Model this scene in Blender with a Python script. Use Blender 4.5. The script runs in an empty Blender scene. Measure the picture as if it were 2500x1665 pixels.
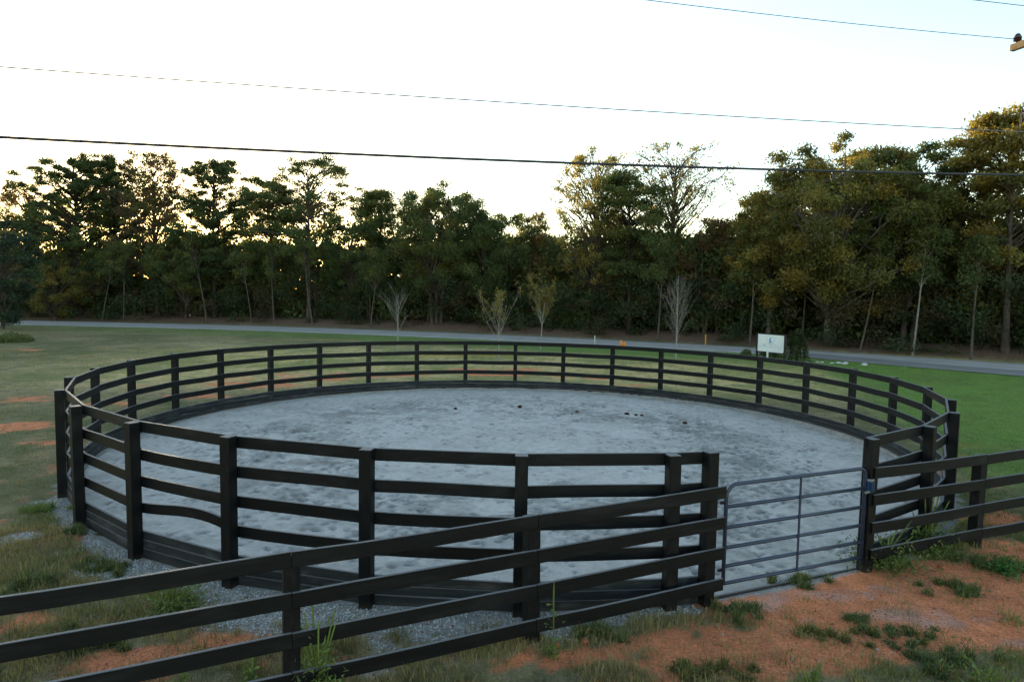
import bpy, bmesh, math, random
import numpy as np
from mathutils import Vector, Matrix

rng = np.random.default_rng(7)
random.seed(7)
scene = bpy.context.scene
COL = scene.collection

# ------------------------------------------------------------------ camera
CAM_H = 3.62
F_PX, PITCH, ROLL = 1666.41, 0.07073, 0.01601
PW, PH = 2500.0, 1665.0
_f = np.array([0, math.cos(PITCH), -math.sin(PITCH)])
_u0 = np.array([0, math.sin(PITCH), math.cos(PITCH)])
_r0 = np.array([1.0, 0, 0])
CR = math.cos(ROLL) * _r0 + math.sin(ROLL) * _u0
CU = -math.sin(ROLL) * _r0 + math.cos(ROLL) * _u0
CF = _f
cam_data = bpy.data.cameras.new('camera')
cam = bpy.data.objects.new('camera', cam_data)
COL.objects.link(cam)
cam_data.sensor_width = 36.0
cam_data.sensor_fit = 'HORIZONTAL'
cam_data.lens = F_PX / PW * 36.0
cam_data.clip_start = 0.05
cam_data.clip_end = 3000
cam.matrix_world = Matrix(((CR[0], CU[0], -CF[0], 0), (CR[1], CU[1], -CF[1], 0), (CR[2], CU[2], -CF[2], CAM_H), (0, 0, 0, 1)))
scene.camera = cam

# ------------------------------------------------------------------ sky, sun, exposure
SUN_AZ = math.radians(-27)      # left of straight ahead, behind the woods
SUN_EL = math.radians(5.6)
world = bpy.data.worlds.new('World')
scene.world = world
world.use_nodes = True
wn = world.node_tree.nodes
sky = wn.new('ShaderNodeTexSky')
sky.sky_type = 'NISHITA'
sky.sun_disc = False
sky.sun_elevation = SUN_EL
sky.sun_rotation = SUN_AZ
sky.altitude = 200
sky.air_density = 1.0
sky.dust_density = 0.4
sky.ozone_density = 1.0
bg = wn['Background']
bg.inputs['Strength'].default_value = 0.15
world.node_tree.links.new(sky.outputs['Color'], bg.inputs['Color'])
sd = bpy.data.lights.new('sun', 'SUN')
sd.energy = 3.0
sd.angle = math.radians(0.5)
sd.color = (1.0, 0.76, 0.46)
sun = bpy.data.objects.new('sun', sd)
COL.objects.link(sun)
S = Vector((math.sin(SUN_AZ) * math.cos(SUN_EL), math.cos(SUN_AZ) * math.cos(SUN_EL), math.sin(SUN_EL)))
sun.rotation_euler = S.to_track_quat('Z', 'Y').to_euler()
sun.location = (-40, 80, 40)
vs = scene.view_settings
vs.view_transform = 'Standard'
vs.look = 'None'
vs.gamma = 1.0
vs.exposure = 2.12
vs.use_curve_mapping = False
scene.cycles.use_denoising = True
scene.cycles.max_bounces = 6
scene.cycles.transparent_max_bounces = 4
scene.cycles.sample_clamp_indirect = 6

# ------------------------------------------------------------------ helpers
def ray(x, y):
    return CR * (x - PW / 2) / F_PX + CU * (PH / 2 - y) / F_PX + CF

def at_y(x, y, Y):
    d = ray(x, y)
    p = d * Y / d[1]
    return np.array([p[0], p[1], p[2] + CAM_H])

def on_ground(x, y, z=0.0):
    d = ray(x, y)
    p = d * (z - CAM_H) / d[2]
    return np.array([p[0], p[1], z])

def link(name, mesh, mat=None, parent=None):
    o = bpy.data.objects.new(name, mesh)
    COL.objects.link(o)
    if mat is not None and len(mesh.materials) == 0:
        mesh.materials.append(mat)
    if parent is not None:
        o.parent = parent
    return o

def tag(o, label=None, cat=None, group=None, kind=None):
    if label: o['label'] = label
    if cat: o['category'] = cat
    if group: o['group'] = group
    if kind: o['kind'] = kind
    return o

def thing(name, label, cat, loc=(0, 0, 0), group=None):
    o = bpy.data.objects.new(name, None)
    COL.objects.link(o)
    o.location = loc
    o.empty_display_size = 0.2
    return tag(o, label, cat, group)

def mesh_np(name, V, Fc, nside, col=None, smooth=False):
    """V (n,3), Fc (m,nside) -> mesh; col (n,3) point colour attribute 'tint'"""
    me = bpy.data.meshes.new(name)
    V = np.asarray(V, np.float32); Fc = np.asarray(Fc, np.int32)
    me.vertices.add(len(V)); me.vertices.foreach_set('co', V.ravel())
    m = len(Fc)
    me.loops.add(m * nside); me.loops.foreach_set('vertex_index', Fc.ravel())
    me.polygons.add(m)
    me.polygons.foreach_set('loop_start', np.arange(0, m * nside, nside, dtype=np.int32))
    me.polygons.foreach_set('loop_total', np.full(m, nside, dtype=np.int32))
    if smooth:
        me.polygons.foreach_set('use_smooth', np.ones(m, dtype=bool))
    me.update(calc_edges=True)
    if col is not None:
        a = me.color_attributes.new('tint', 'FLOAT_COLOR', 'POINT')
        c = np.ones((len(V), 4), np.float32); c[:, :3] = col
        a.data.foreach_set('color', c.ravel())
    return me

_perm = rng.random((256, 256))
def vnoise(x, y, seed=0):
    x = np.asarray(x, float) + seed * 17.31; y = np.asarray(y, float) + seed * 9.77
    xi = np.floor(x).astype(int); yi = np.floor(y).astype(int)
    fx = x - xi; fy = y - yi
    fx = fx * fx * (3 - 2 * fx); fy = fy * fy * (3 - 2 * fy)
    g = lambda i, j: _perm[i & 255, j & 255]
    return (g(xi, yi) * (1 - fx) * (1 - fy) + g(xi + 1, yi) * fx * (1 - fy) + g(xi, yi + 1) * (1 - fx) * fy + g(xi + 1, yi + 1) * fx * fy)

def fbm(x, y, s=1.0, o=4, seed=0):
    t = 0; a = 0.5; n = 0
    for k in range(o):
        t = t + a * vnoise(x * s, y * s, seed + k * 3); n += a
        a *= 0.55; s *= 2.07
    return t / n

def sstep(a, b, x):
    t = np.clip((x - a) / (b - a), 0, 1)
    return t * t * (3 - 2 * t)

# ------------------------------------------------------------------ materials
def new_mat(name):
    m = bpy.data.materials.new(name); m.use_nodes = True
    nt = m.node_tree
    return m, nt, nt.nodes, nt.links, nt.nodes['Principled BSDF']

def noise_node(nt, scale, detail=4, coord=None, rough=0.55):
    n = nt.nodes.new('ShaderNodeTexNoise')
    n.inputs['Scale'].default_value = scale
    n.inputs['Detail'].default_value = detail
    n.inputs['Roughness'].default_value = rough
    if coord is not None: nt.links.new(coord, n.inputs['Vector'])
    return n

def ramp(nt, fac, stops):
    r = nt.nodes.new('ShaderNodeValToRGB')
    el = r.color_ramp.elements
    while len(el) > 1: el.remove(el[-1])
    el[0].position = stops[0][0]; el[0].color = (*stops[0][1], 1)
    for p, c in stops[1:]:
        e = el.new(p); e.color = (*c, 1)
    nt.links.new(fac, r.inputs['Fac'])
    return r

def mixc(nt, a, b, fac, mode='MIX'):
    m = nt.nodes.new('ShaderNodeMix'); m.data_type = 'RGBA'; m.blend_type = mode
    for sock, v in ((m.inputs[6], a), (m.inputs[7], b), (m.inputs[0], fac)):
        if hasattr(v, 'is_output'): nt.links.new(v, sock)
        elif isinstance(v, (int, float)): sock.default_value = v
        else: sock.default_value = (*v, 1)
    return m.outputs[2]

def bump(nt, h, strength, dist, bsdf):
    b = nt.nodes.new('ShaderNodeBump')
    b.inputs['Strength'].default_value = strength; b.inputs['Distance'].default_value = dist
    nt.links.new(h, b.inputs['Height']); nt.links.new(b.outputs[0], bsdf.inputs['Normal'])

def simple_mat(name, c, rough=0.7, metal=0.0, var=0.25, scale=20.0, spec=0.5):
    m, nt, N, L, B = new_mat(name)
    tc = N.new('ShaderNodeTexCoord')
    n = noise_node(nt, scale, 5, tc.outputs['Object'])
    lo = tuple(v * (1 - var) for v in c); hi = tuple(min(1, v * (1 + var)) for v in c)
    r = ramp(nt, n.outputs['Fac'], [(0.3, lo), (0.7, hi)])
    L.new(r.outputs[0], B.inputs['Base Color'])
    B.inputs['Roughness'].default_value = rough; B.inputs['Metallic'].default_value = metal
    B.inputs['Specular IOR Level'].default_value = spec
    return m

def attr_mat(name, rough=0.9, fine=(60.0, 0.35), fine2=(9.0, 0.2), bump_s=0.4, bump_d=0.02, spec=0.25, coord='Object'):
    """real surface colour from the 'tint' attribute, broken up by two sizes of noise"""
    m, nt, N, L, B = new_mat(name)
    tc = N.new('ShaderNodeTexCoord')
    at = N.new('ShaderNodeAttribute'); at.attribute_name = 'tint'
    n1 = noise_node(nt, fine[0], 6, tc.outputs[coord], 0.65)
    n2 = noise_node(nt, fine2[0], 4, tc.outputs[coord])
    r1 = ramp(nt, n1.outputs['Fac'], [(0.25, (1 - fine[1],) * 3), (0.75, (1 + fine[1],) * 3)])
    r2 = ramp(nt, n2.outputs['Fac'], [(0.25, (1 - fine2[1],) * 3), (0.75, (1 + fine2[1],) * 3)])
    c = mixc(nt, at.outputs['Color'], r1.outputs[0], 1.0, 'MULTIPLY')
    c = mixc(nt, c, r2.outputs[0], 1.0, 'MULTIPLY')
    L.new(c, B.inputs['Base Color'])
    B.inputs['Roughness'].default_value = rough
    B.inputs['Specular IOR Level'].default_value = spec
    bump(nt, n1.outputs['Fac'], bump_s, bump_d, B)
    return m

def leaf_mat(name, trans=0.45):
    m, nt, N, L, B = new_mat(name)
    at = N.new('ShaderNodeAttribute'); at.attribute_name = 'tint'
    B.inputs['Roughness'].default_value = 0.55
    B.inputs['Specular IOR Level'].default_value = 0.3
    L.new(at.outputs['Color'], B.inputs['Base Color'])
    tr = N.new('ShaderNodeBsdfTranslucent')
    warm = mixc(nt, at.outputs['Color'], (1.2, 1.15, 0.6), 1.0, 'MULTIPLY')
    L.new(warm, tr.inputs['Color'])
    mx = N.new('ShaderNodeMixShader'); mx.inputs[0].default_value = trans
    L.new(B.outputs[0], mx.inputs[1]); L.new(tr.outputs[0], mx.inputs[2])
    L.new(mx.outputs[0], N['Material Output'].inputs['Surface'])
    return m

def wood_mat(name, dark, light, worn, rough=0.55):
    """black-stained board: grain along local x, worn brownish streaks, each piece a little different"""
    m, nt, N, L, B = new_mat(name)
    tc = N.new('ShaderNodeTexCoord'); oi = N.new('ShaderNodeObjectInfo')
    mp = N.new('ShaderNodeMapping'); mp.inputs['Scale'].default_value = (3.0, 60.0, 60.0)
    L.new(tc.outputs['Object'], mp.inputs['Vector'])
    cb = N.new('ShaderNodeCombineXYZ')
    ml = N.new('ShaderNodeMath'); ml.operation = 'MULTIPLY'; ml.inputs[1].default_value = 90.0
    L.new(oi.outputs['Random'], ml.inputs[0])
    for i in range(3): L.new(ml.outputs[0], cb.inputs[i])
    L.new(cb.outputs[0], mp.inputs['Location'])
    n1 = noise_node(nt, 1.0, 6, mp.outputs[0], 0.7)
    mp2 = N.new('ShaderNodeMapping'); mp2.inputs['Scale'].default_value = (4.0, 9.0, 9.0)
    L.new(tc.outputs['Object'], mp2.inputs['Vector']); L.new(cb.outputs[0], mp2.inputs['Location'])
    n2 = noise_node(nt, 1.0, 4, mp2.outputs[0])
    r1 = ramp(nt, n1.outputs['Fac'], [(0.3, dark), (0.75, light)])
    r2 = ramp(nt, n2.outputs['Fac'], [(0.5, (0, 0, 0)), (0.72, (1, 1, 1))])
    c = mixc(nt, r1.outputs[0], worn, r2.outputs[0])
    # per-piece variation
    rv = ramp(nt, oi.outputs['Random'], [(0.0, (0.75, 0.75, 0.75)), (1.0, (1.35, 1.3, 1.25))])
    c = mixc(nt, c, rv.outputs[0], 1.0, 'MULTIPLY')
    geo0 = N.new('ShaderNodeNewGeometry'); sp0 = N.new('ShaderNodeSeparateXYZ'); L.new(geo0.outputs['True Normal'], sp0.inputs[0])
    tp = ramp(nt, sp0.outputs[2], [(0.55, (0, 0, 0)), (0.8, (0.85, 0.85, 0.85))])      # sky highlight painted into the colour of upward faces
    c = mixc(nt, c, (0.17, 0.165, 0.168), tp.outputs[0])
    geo = N.new('ShaderNodeNewGeometry'); sep = N.new('ShaderNodeSeparateXYZ'); L.new(geo.outputs['Position'], sep.inputs[0])
    zr = N.new('ShaderNodeMapRange'); zr.inputs[1].default_value = 0.02; zr.inputs[2].default_value = 0.14; zr.inputs[3].default_value = 1.0; zr.inputs[4].default_value = 0.0
    L.new(sep.outputs[2], zr.inputs[0])
    ns_ = noise_node(nt, 11.0, 6, geo.outputs['Position'], 0.7)
    mu = N.new('ShaderNodeMath'); mu.operation = 'MULTIPLY'; L.new(zr.outputs[0], mu.inputs[0]); L.new(ns_.outputs['Fac'], mu.inputs[1])
    mr = ramp(nt, mu.outputs[0], [(0.18, (0, 0, 0)), (0.85, (0.6, 0.6, 0.6))])
    c = mixc(nt, c, (0.085, 0.058, 0.042), mr.outputs[0])
    L.new(c, B.inputs['Base Color'])
    rr = N.new('ShaderNodeMapRange'); rr.inputs[3].default_value = rough - 0.12; rr.inputs[4].default_value = rough + 0.2
    L.new(n1.outputs['Fac'], rr.inputs[0]); L.new(rr.outputs[0], B.inputs['Roughness'])
    B.inputs['Specular IOR Level'].default_value = 0.2
    bump(nt, n1.outputs['Fac'], 0.35, 0.004, B)
    return m

M = {}
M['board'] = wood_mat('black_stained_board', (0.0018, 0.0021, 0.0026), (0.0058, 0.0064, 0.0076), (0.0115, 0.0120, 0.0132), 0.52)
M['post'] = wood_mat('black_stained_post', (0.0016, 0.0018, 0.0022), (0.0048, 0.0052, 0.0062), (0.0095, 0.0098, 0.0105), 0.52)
M['ground'] = attr_mat('ground_soil', 0.95, (30.0, 0.5), (4.0, 0.25), 0.8, 0.04, 0.2)
M['sand'] = attr_mat('pen_sand', 0.95, (42.0, 0.24), (9.0, 0.14), 0.6, 0.02, 0.2)
M['asphalt'] = attr_mat('old_asphalt', 0.95, (25.0, 0.16), (0.6, 0.14), 0.3, 0.01, 0.1)
M['leaf'] = leaf_mat('tree_leaf', 0.45)
M['grass'] = leaf_mat('grass_blade', 0.3)
M['gravel'] = attr_mat('gravel_stone', 0.8, (120.0, 0.2), (30.0, 0.1), 0.2, 0.005, 0.4)
M['bark'] = simple_mat('grey_bark', (0.085, 0.07, 0.058), 0.9, 0, 0.4, 6.0, 0.2)
M['bark_dark'] = simple_mat('dark_bark', (0.035, 0.028, 0.023), 0.9, 0, 0.4, 6.0, 0.2)
M['bark_pale'] = simple_mat('pale_bark', (0.20, 0.185, 0.165), 0.85, 0, 0.3, 8.0, 0.2)
M['twig'] = simple_mat('pale_young_bark', (0.27, 0.25, 0.23), 0.8, 0, 0.25, 14.0, 0.3)
M['gate'] = simple_mat('blue_grey_gate_paint', (0.022, 0.033, 0.062), 0.38, 0.1, 0.25, 25.0, 0.6)
M['latch'] = simple_mat('blue_latch_paint', (0.006, 0.032, 0.09), 0.35, 0.2, 0.3, 40.0, 0.6)
M['zinc'] = simple_mat('zinc_bolt', (0.42, 0.43, 0.44), 0.4, 0.9, 0.2, 60.0)
M['rust'] = simple_mat('rusty_hinge', (0.02, 0.017, 0.017), 0.7, 0.3, 0.4, 60.0)
M['sign_white'] = simple_mat('sign_white_paint', (0.86, 0.86, 0.86), 0.45, 0, 0.02, 4.0)
M['sign_black'] = simple_mat('sign_black_frame', (0.012, 0.012, 0.016), 0.5, 0, 0.2, 20.0)
M['sign_blue'] = simple_mat('sign_blue_print', (0.10, 0.36, 0.62), 0.5, 0, 0.1, 20.0)
M['sign_pale'] = simple_mat('sign_pale_print', (0.47, 0.60, 0.68), 0.5, 0, 0.05, 20.0)
M['sign_grey'] = simple_mat('sign_grey_print', (0.42, 0.46, 0.48), 0.5, 0, 0.1, 20.0)
M['white_post'] = simple_mat('white_post_paint', (0.72, 0.72, 0.70), 0.5, 0, 0.06, 20.0)
M['orange'] = simple_mat('orange_plastic', (0.75, 0.23, 0.02), 0.5, 0, 0.12, 30.0)
M['orange_post'] = simple_mat('faded_orange_post', (0.42, 0.20, 0.04), 0.7, 0, 0.25, 20.0)
M['white_rock'] = simple_mat('white_rock', (0.5, 0.49, 0.46), 0.85, 0, 0.15, 12.0, 0.2)
M['red_rock'] = simple_mat('red_clay_rock', (0.36, 0.12, 0.06), 0.95, 0, 0.3, 25.0, 0.1)
M['dung'] = simple_mat('brown_dung', (0.055, 0.022, 0.012), 0.95, 0, 0.4, 60.0, 0.1)
M['wire'] = simple_mat('black_cable', (0.02, 0.02, 0.024), 0.5, 0, 0.2, 1.0)
M['wire_alu'] = simple_mat('aluminium_wire', (0.14, 0.14, 0.15), 0.5, 0.0, 0.1, 1.0)
M['pole'] = simple_mat('creosote_pole', (0.12, 0.075, 0.045), 0.85, 0, 0.3, 8.0, 0.2)
M['arm'] = simple_mat('tan_crossarm_wood', (0.50, 0.30, 0.14), 0.8, 0, 0.25, 10.0, 0.2)
M['insulator'] = simple_mat('brown_porcelain', (0.045, 0.014, 0.012), 0.2, 0, 0.2, 10.0, 0.7)
M['porcelain'] = simple_mat('pale_porcelain', (0.7, 0.66, 0.58), 0.3, 0, 0.05, 10.0)

# ------------------------------------------------------------------ pen geometry numbers
PCX, PCY, PR = -0.052, 16.70, 9.14
TX, TY = -0.00506, -0.00303
def tilt(x, y): return TX * (x - PCX) + TY * (y - PCY)
RAIL_Z = [1.793, 1.424, 1.057, 0.692]
KICK_Z = 0.308
ANG = [-75.0, -78.0, -88.9, -99.8, -111.2, -122.3, -134.0, -145.8, -157.2, -168.1, -179.2, 169.4, 158.2, 146.4, 135.0, 123.5, 112.1,
       100.6, 88.8, 77.5, 65.9, 54.4, 42.8, 31.1, 19.9, 8.5, -2.7, -14.0, -25.6, -37.4, -48.3, -58.5]
FA = math.radians(24.06)                      # direction of the straight paddock fence
FD = np.array([math.cos(FA), math.sin(FA)]); FN = np.array([-math.sin(FA), math.cos(FA)])
F0 = np.array([2.4, 7.716])
def fence_top(t): return 1.424 + (0.0187 * t if t < 0 else -0.0038 * t)

# road: far edge / near edge, in metres
ROAD_C = np.array([(-240, 58), (-150, 66), (-95, 68.5), (-55, 66.3), (-30, 63.8), (-15, 60.2), (0, 54.6), (11, 49.2), (19.5, 43.8), (28.0, 37.0), (40, 26.0), (56, 9), (74, -14), (100, -60)], float)
ROAD_HALF = np.array([3.6, 3.6, 3.6, 3.5, 3.3, 3.2, 3.0, 2.7, 2.5, 2.5, 2.5, 2.5, 2.5, 2.5])
def spline(P, n):
    """Catmull-Rom through rows of P"""
    P = np.vstack([2 * P[0] - P[1], P, 2 * P[-1] - P[-2]])
    out = []
    for i in range(1, len(P) - 2):
        t = np.linspace(0, 1, n, endpoint=False)[:, None]
        a, b, c, d = P[i - 1], P[i], P[i + 1], P[i + 2]
        out.append(0.5 * ((2 * b) + (-a + c) * t + (2 * a - 5 * b + 4 * c - d) * t ** 2 + (-a + 3 * b - 3 * c + d) * t ** 3))
    out.append(P[-2][None])
    return np.vstack(out)
RC = spline(np.c_[ROAD_C, ROAD_HALF], 10)
def road_dist(x, y):
    """signed distance past the road centre line (positive = far side), and half width there"""
    x = np.atleast_1d(x).ravel(); y = np.atleast_1d(y).ravel()
    best = np.full(len(x), 1e9); sg = np.ones(len(x)); hw = np.full(len(x), 3.0)
    for i in range(len(RC) - 1):
        a = RC[i, :2]; b = RC[i + 1, :2]; d = b - a; L2 = d @ d
        t = np.clip(((x - a[0]) * d[0] + (y - a[1]) * d[1]) / L2, 0, 1)
        dx = x - a[0] - t * d[0]; dy = y - a[1] - t * d[1]
        q = np.hypot(dx, dy); m = q < best
        best = np.where(m, q, best)
        sg = np.where(m, np.sign(d[0] * dy - d[1] * dx), sg)
        hw = np.where(m, RC[i, 2], hw)
    return sg * best, hw

# ------------------------------------------------------------------ ground sheet (colour masks shared with the grass)
def spot(x, y, cx, cy, rx, ry, ang=0.0):
    c, s = math.cos(ang), math.sin(ang)
    dx = x - cx; dy = y - cy
    return np.exp(-(((c * dx + s * dy) / rx) ** 2 + ((-s * dx + c * dy) / ry) ** 2))

CLAY_SPOTS = [  # (px, py, rx, ry, strength)
    (2150, 1450, 2.2, 0.8, 1.7), (1900, 1440, 1.2, 0.6, 1.6), (2400, 1500, 1.6, 0.8, 1.5), (1780, 1590, 1.1, 0.4, 1.4), (2080, 1560, 1.8, 0.5, 1.4),
    (2480, 1430, 0.8, 0.8, 1.0), (1650, 1560, 0.7, 0.3, 0.9), (1450, 1600, 0.9, 0.2, 0.9), (330, 1600, 0.7, 0.28, 1.0), (60, 1520, 0.35, 0.25, 1.0), (560, 1560, 0.6, 0.3, 0.8),
    (240, 1650, 0.6, 0.2, 0.8), (850, 1640, 0.5, 0.2, 0.6), (1250, 1620, 0.5, 0.2, 0.7), (40, 1040, 1.6, 0.9, 0.9), (120, 1080, 1.0, 0.5, 0.5), (2420, 1090, 1.2, 0.5, 1.1), (2340, 1110, 0.7, 0.5, 0.8), (2430, 1270, 1.0, 0.6, 0.8), (2480, 1350, 0.9, 0.6, 0.8),
    (1140, 905, 1.8, 1.0, 1.0), (1270, 905, 1.6, 1.0, 0.8), (820, 830, 3.5, 0.9, 0.9), (1330, 898, 1.0, 0.8, 0.6), (700, 915, 2.0, 1.2, 0.6), (560, 925, 2.2, 1.2, 0.6), (1400, 920, 1.5, 0.7, 0.5), (80, 855, 1.4, 0.7, 0.9), (470, 965, 1.6, 1.0, 0.8), (1000, 915, 1.6, 1.0, 0.8), (620, 940, 2.2, 1.0, 0.85), (760, 925, 2.4, 1.0, 0.85), (880, 915, 2.0, 1.0, 0.8), (1210, 915, 2.0, 0.9, 0.8), (1460, 925, 1.6, 0.8, 0.6), (230, 985, 1.3, 0.8, 0.7), (60, 975, 1.4, 0.8, 0.7), (350, 940, 1.8, 1.0, 0.6), (1560, 940, 1.6, 0.8, 0.5), (2260, 1010, 0.9, 0.5, 0.6)]
def masks(x, y):
    r = np.hypot(x - PCX, y - PCY); a = np.degrees(np.arctan2(y - PCY, x - PCX))
    rd, hw = road_dist(x, y)
    n_big = fbm(x, y, 0.35, 4, 1); n_med = fbm(x, y, 1.4, 4, 2); n_fine = fbm(x, y, 5.0, 3, 3)
    clay = np.zeros_like(x)
    for px, py, rx, ry, s in CLAY_SPOTS:
        p = on_ground(px, py)
        clay = np.maximum(clay, s * spot(x, y, p[0], p[1], rx, ry, 0.35 if p[1] < 12 else 0))
    n_x = fbm(x, y, 14.0, 2, 9)
    clay = sstep(0.48, 0.64, clay + 0.9 * (n_med - 0.5) + 0.6 * (n_fine - 0.5) + 0.35 * (n_x - 0.5))
    rand_clay = sstep(0.60, 0.70, 0.6 * n_med + 0.4 * n_fine) * sstep(30, 8, y) * sstep(7, 4.5, np.abs(y - 6.5) * 0.6)
    clay = np.maximum(clay, 0.8 * rand_clay)
    # gravel spread round the outside of the pen, front and left
    da = np.where(a > 0, a - 360, a)          # -360..0
    w = np.where(da < -165, 0.10, np.where(da < -128, 0.32, np.where(da < -84, 0.65, np.where(da < -76, 0.35, np.where(da < -56, 0.02, np.where(da < -25, 0.3, 0.1))))))
    w = w * (0.45 + 1.1 * n_big)
    gravel = sstep(0.92, 0.66, 0.4 * (n_x - 0.5) + (r - 9.15) / np.maximum(w, 0.01) + 0.9 * (n_fine - 0.5) + 1.3 * (n_med - 0.5)) * (r > 8.9)
    for px, py, rx, ry, s in ((45, 1315, 0.3, 0.25, 0.9), (250, 1390, 0.55, 0.3, 1.0), (120, 1225, 0.5, 0.3, 0.8), (700, 1500, 0.9, 0.5, 1.1), (960, 1500, 1.2, 0.5, 1.2), (900, 1640, 0.4, 0.18, 0.8), (1540, 1495, 0.5, 0.2, 0.8), (1430, 1515, 0.5, 0.25, 0.8), (2260, 1280, 0.7, 0.3, 0.6)):
        p = on_ground(px, py)
        gravel = np.maximum(gravel, sstep(0.45, 0.75, s * spot(x, y, p[0], p[1], rx, ry, 0.3) + 0.8 * (n_med - 0.5) + 0.4 * (n_fine - 0.5)))
    # pale sand dust tracked out of the gate
    dust = np.zeros_like(x)
    for px, py, rx, ry in ((2000, 1450, 1.0, 0.3), (2180, 1500, 1.1, 0.2), (2460, 1570, 0.6, 0.15), (2330, 1520, 0.6, 0.2), (1850, 1480, 0.7, 0.2)):
        p = on_ground(px, py)
        dust = np.maximum(dust, spot(x, y, p[0], p[1], rx, ry, 0.1))
    dust = sstep(0.5, 1.0, dust + 1.3 * (n_med - 0.5) + 1.2 * (n_fine - 0.5))
    # mown lawn on the right and the greener strip by the road
    edge = (x - 9.3) - 0.30 * (y - 13.0)      # > 0 : lawn side near the fence
    lawn = sstep(-1.0, 1.2, edge + 2.0 * (n_big - 0.5)) * sstep(11.5, 14.5, y + 2 * (n_big - 0.5)) * (rd < 0)
    lawn = np.maximum(lawn, sstep(-12.0, -7.5, rd + 4 * (n_big - 0.5)) * (rd < 0) * sstep(-60, 6, x) * 0.9)
    lawn = np.maximum(lawn, 0.55 * sstep(-7, -4.2, rd + 2 * (n_big - 0.5)) * (rd < 0))
    litter = sstep(0.2, 2.2, rd - hw + 1.5 * (n_med - 0.5))
    dry = sstep(0.40, 0.60, 0.5 * n_big + 0.3 * n_med + 0.2 * n_fine)
    return dict(r=r, a=a, rd=rd, hw=hw, clay=clay * (1 - lawn * 0.8) * (1 - litter), gravel=gravel, dust=dust, lawn=lawn, litter=litter, dry=dry, n_big=n_big, n_med=n_med, n_fine=n_fine)

def ground_h(x, y, m):
    z = 0.05 * (m['n_med'] - 0.5) + 0.025 * (m['n_fine'] - 0.5)
    z = z * sstep(9.0, 9.8, m['r'])
    bank = sstep(0.5, 5.0, m['rd'] - m['hw']) * 0.65 + sstep(4, 40, m['rd'] - m['hw']) * 1.2
    z = z + bank + sstep(3, 12, m['rd'] - m['hw']) * 0.5 * (m['n_big'] - 0.5)
    onroad = sstep(0.9, 0.1, np.abs(m['rd']) - m['hw'])
    z = z * (1 - onroad) - 0.03 * onroad
    z = z - 0.25 * sstep(9.02, 8.9, m['r'])
    return z

def axis(spec):
    out = []
    for a, b, s in spec: out.append(np.arange(a, b, s))
    out.append([spec[-1][1]])
    return np.unique(np.round(np.concatenate(out), 4))
gx = axis([(-420, -120, 20), (-120, -30, 2.2), (-30, -13, 0.35), (-13, 13, 0.08), (13, 34, 0.35), (34, 120, 2.4), (120, 420, 20)])
gy = axis([(-120, 0, 12), (0, 4.5, 0.5), (4.5, 13, 0.08), (13, 30, 0.16), (30, 72, 0.45), (72, 120, 2.5), (120, 600, 25)])
GX, GY = np.meshgrid(gx, gy)
vx, vy = GX.ravel(), GY.ravel()
m = masks(vx, vy)
GZ = ground_h(vx, vy, m)
def lerp(a, b, t): return a + (b - a) * t[:, None]
c_ = np.tile(np.array([0.150, 0.140, 0.060]), (len(vx), 1))                 # olive turf
c_ = lerp(c_, np.array([0.31, 0.23, 0.125]), 0.8 * m['dry'])              # dead grass
hay = sstep(22, 27, vy) * sstep(50, 40, vy) * sstep(-26, -12, vx) * (1 - m['lawn'])
c_ = c_ * (1 + 0.75 * hay)[:, None] * (1 + hay[:, None] * np.array([0.12, 0.08, -0.05]))
c_ = lerp(c_, np.array([0.055, 0.075, 0.032]), sstep(0.52, 0.70, m['n_fine']) * 0.5)
c_ = lerp(c_, np.array([0.66, 0.215, 0.092]), 0.95 * m['clay'])
c_ = lerp(c_, np.array([0.130, 0.215, 0.042]), m['lawn'] * np.clip(0.85 + 0.9 * (m['n_big'] - 0.5) + 0.5 * (m['n_med'] - 0.5), 0.3, 1))
c_ = lerp(c_, np.array([0.33, 0.33, 0.33]), 0.38 * m['dust'] * m['clay'])
c_ = lerp(c_, np.array([0.35, 0.325, 0.295]), 0.9 * m['gravel'])
c_ = lerp(c_, np.array([0.175, 0.105, 0.072]), m['litter'])
nx, ny = len(gx), len(gy)
idx = np.arange(nx * ny).reshape(ny, nx)
q = np.stack([idx[:-1, :-1], idx[:-1, 1:], idx[1:, 1:], idx[1:, :-1]], -1).reshape(-1, 4)
me = mesh_np('ground', np.c_[vx, vy, GZ], q, 4, c_, True)
tag(link('ground', me, M['ground']), kind='structure')
def gz(x, y):
    x = np.atleast_1d(np.asarray(x, float)); y = np.atleast_1d(np.asarray(y, float))
    return ground_h(x, y, masks(x, y))

# ------------------------------------------------------------------ road and driveway
def ribbon(name, C, half, z, col, seed):
    T = np.gradient(C, axis=0); T /= np.linalg.norm(T, axis=1, keepdims=True)
    Nn = np.c_[-T[:, 1], T[:, 0]]
    cols = np.linspace(-1, 1, 9)
    V = []; K = []
    for j, s in enumerate(cols):
        wob = 0.14 * (vnoise(np.arange(len(C)) * 0.9, np.full(len(C), j), seed) - 0.5) * (abs(s) > 0.99)
        P = C + Nn * (half[:, None] * s + wob[:, None])
        zz = z + 0.04 * (1 - s * s) - (0.06 if abs(s) > 0.99 else 0)
        V.append(np.c_[P, np.full(len(C), zz)])
        k = 1.0 + 0.12 * math.cos(s * math.pi * 2) - (0.12 if abs(s) > 0.99 else 0)
        K.append(np.tile(np.array(col) * k, (len(C), 1)))
    n = len(C); V = np.vstack(V); K = np.vstack(K)
    ii = np.arange(9 * n).reshape(9, n)
    F_ = np.stack([ii[:-1, :-1], ii[1:, :-1], ii[1:, 1:], ii[:-1, 1:]], -1).reshape(-1, 4)
    return mesh_np(name, V, F_, 4, K, True)
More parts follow.
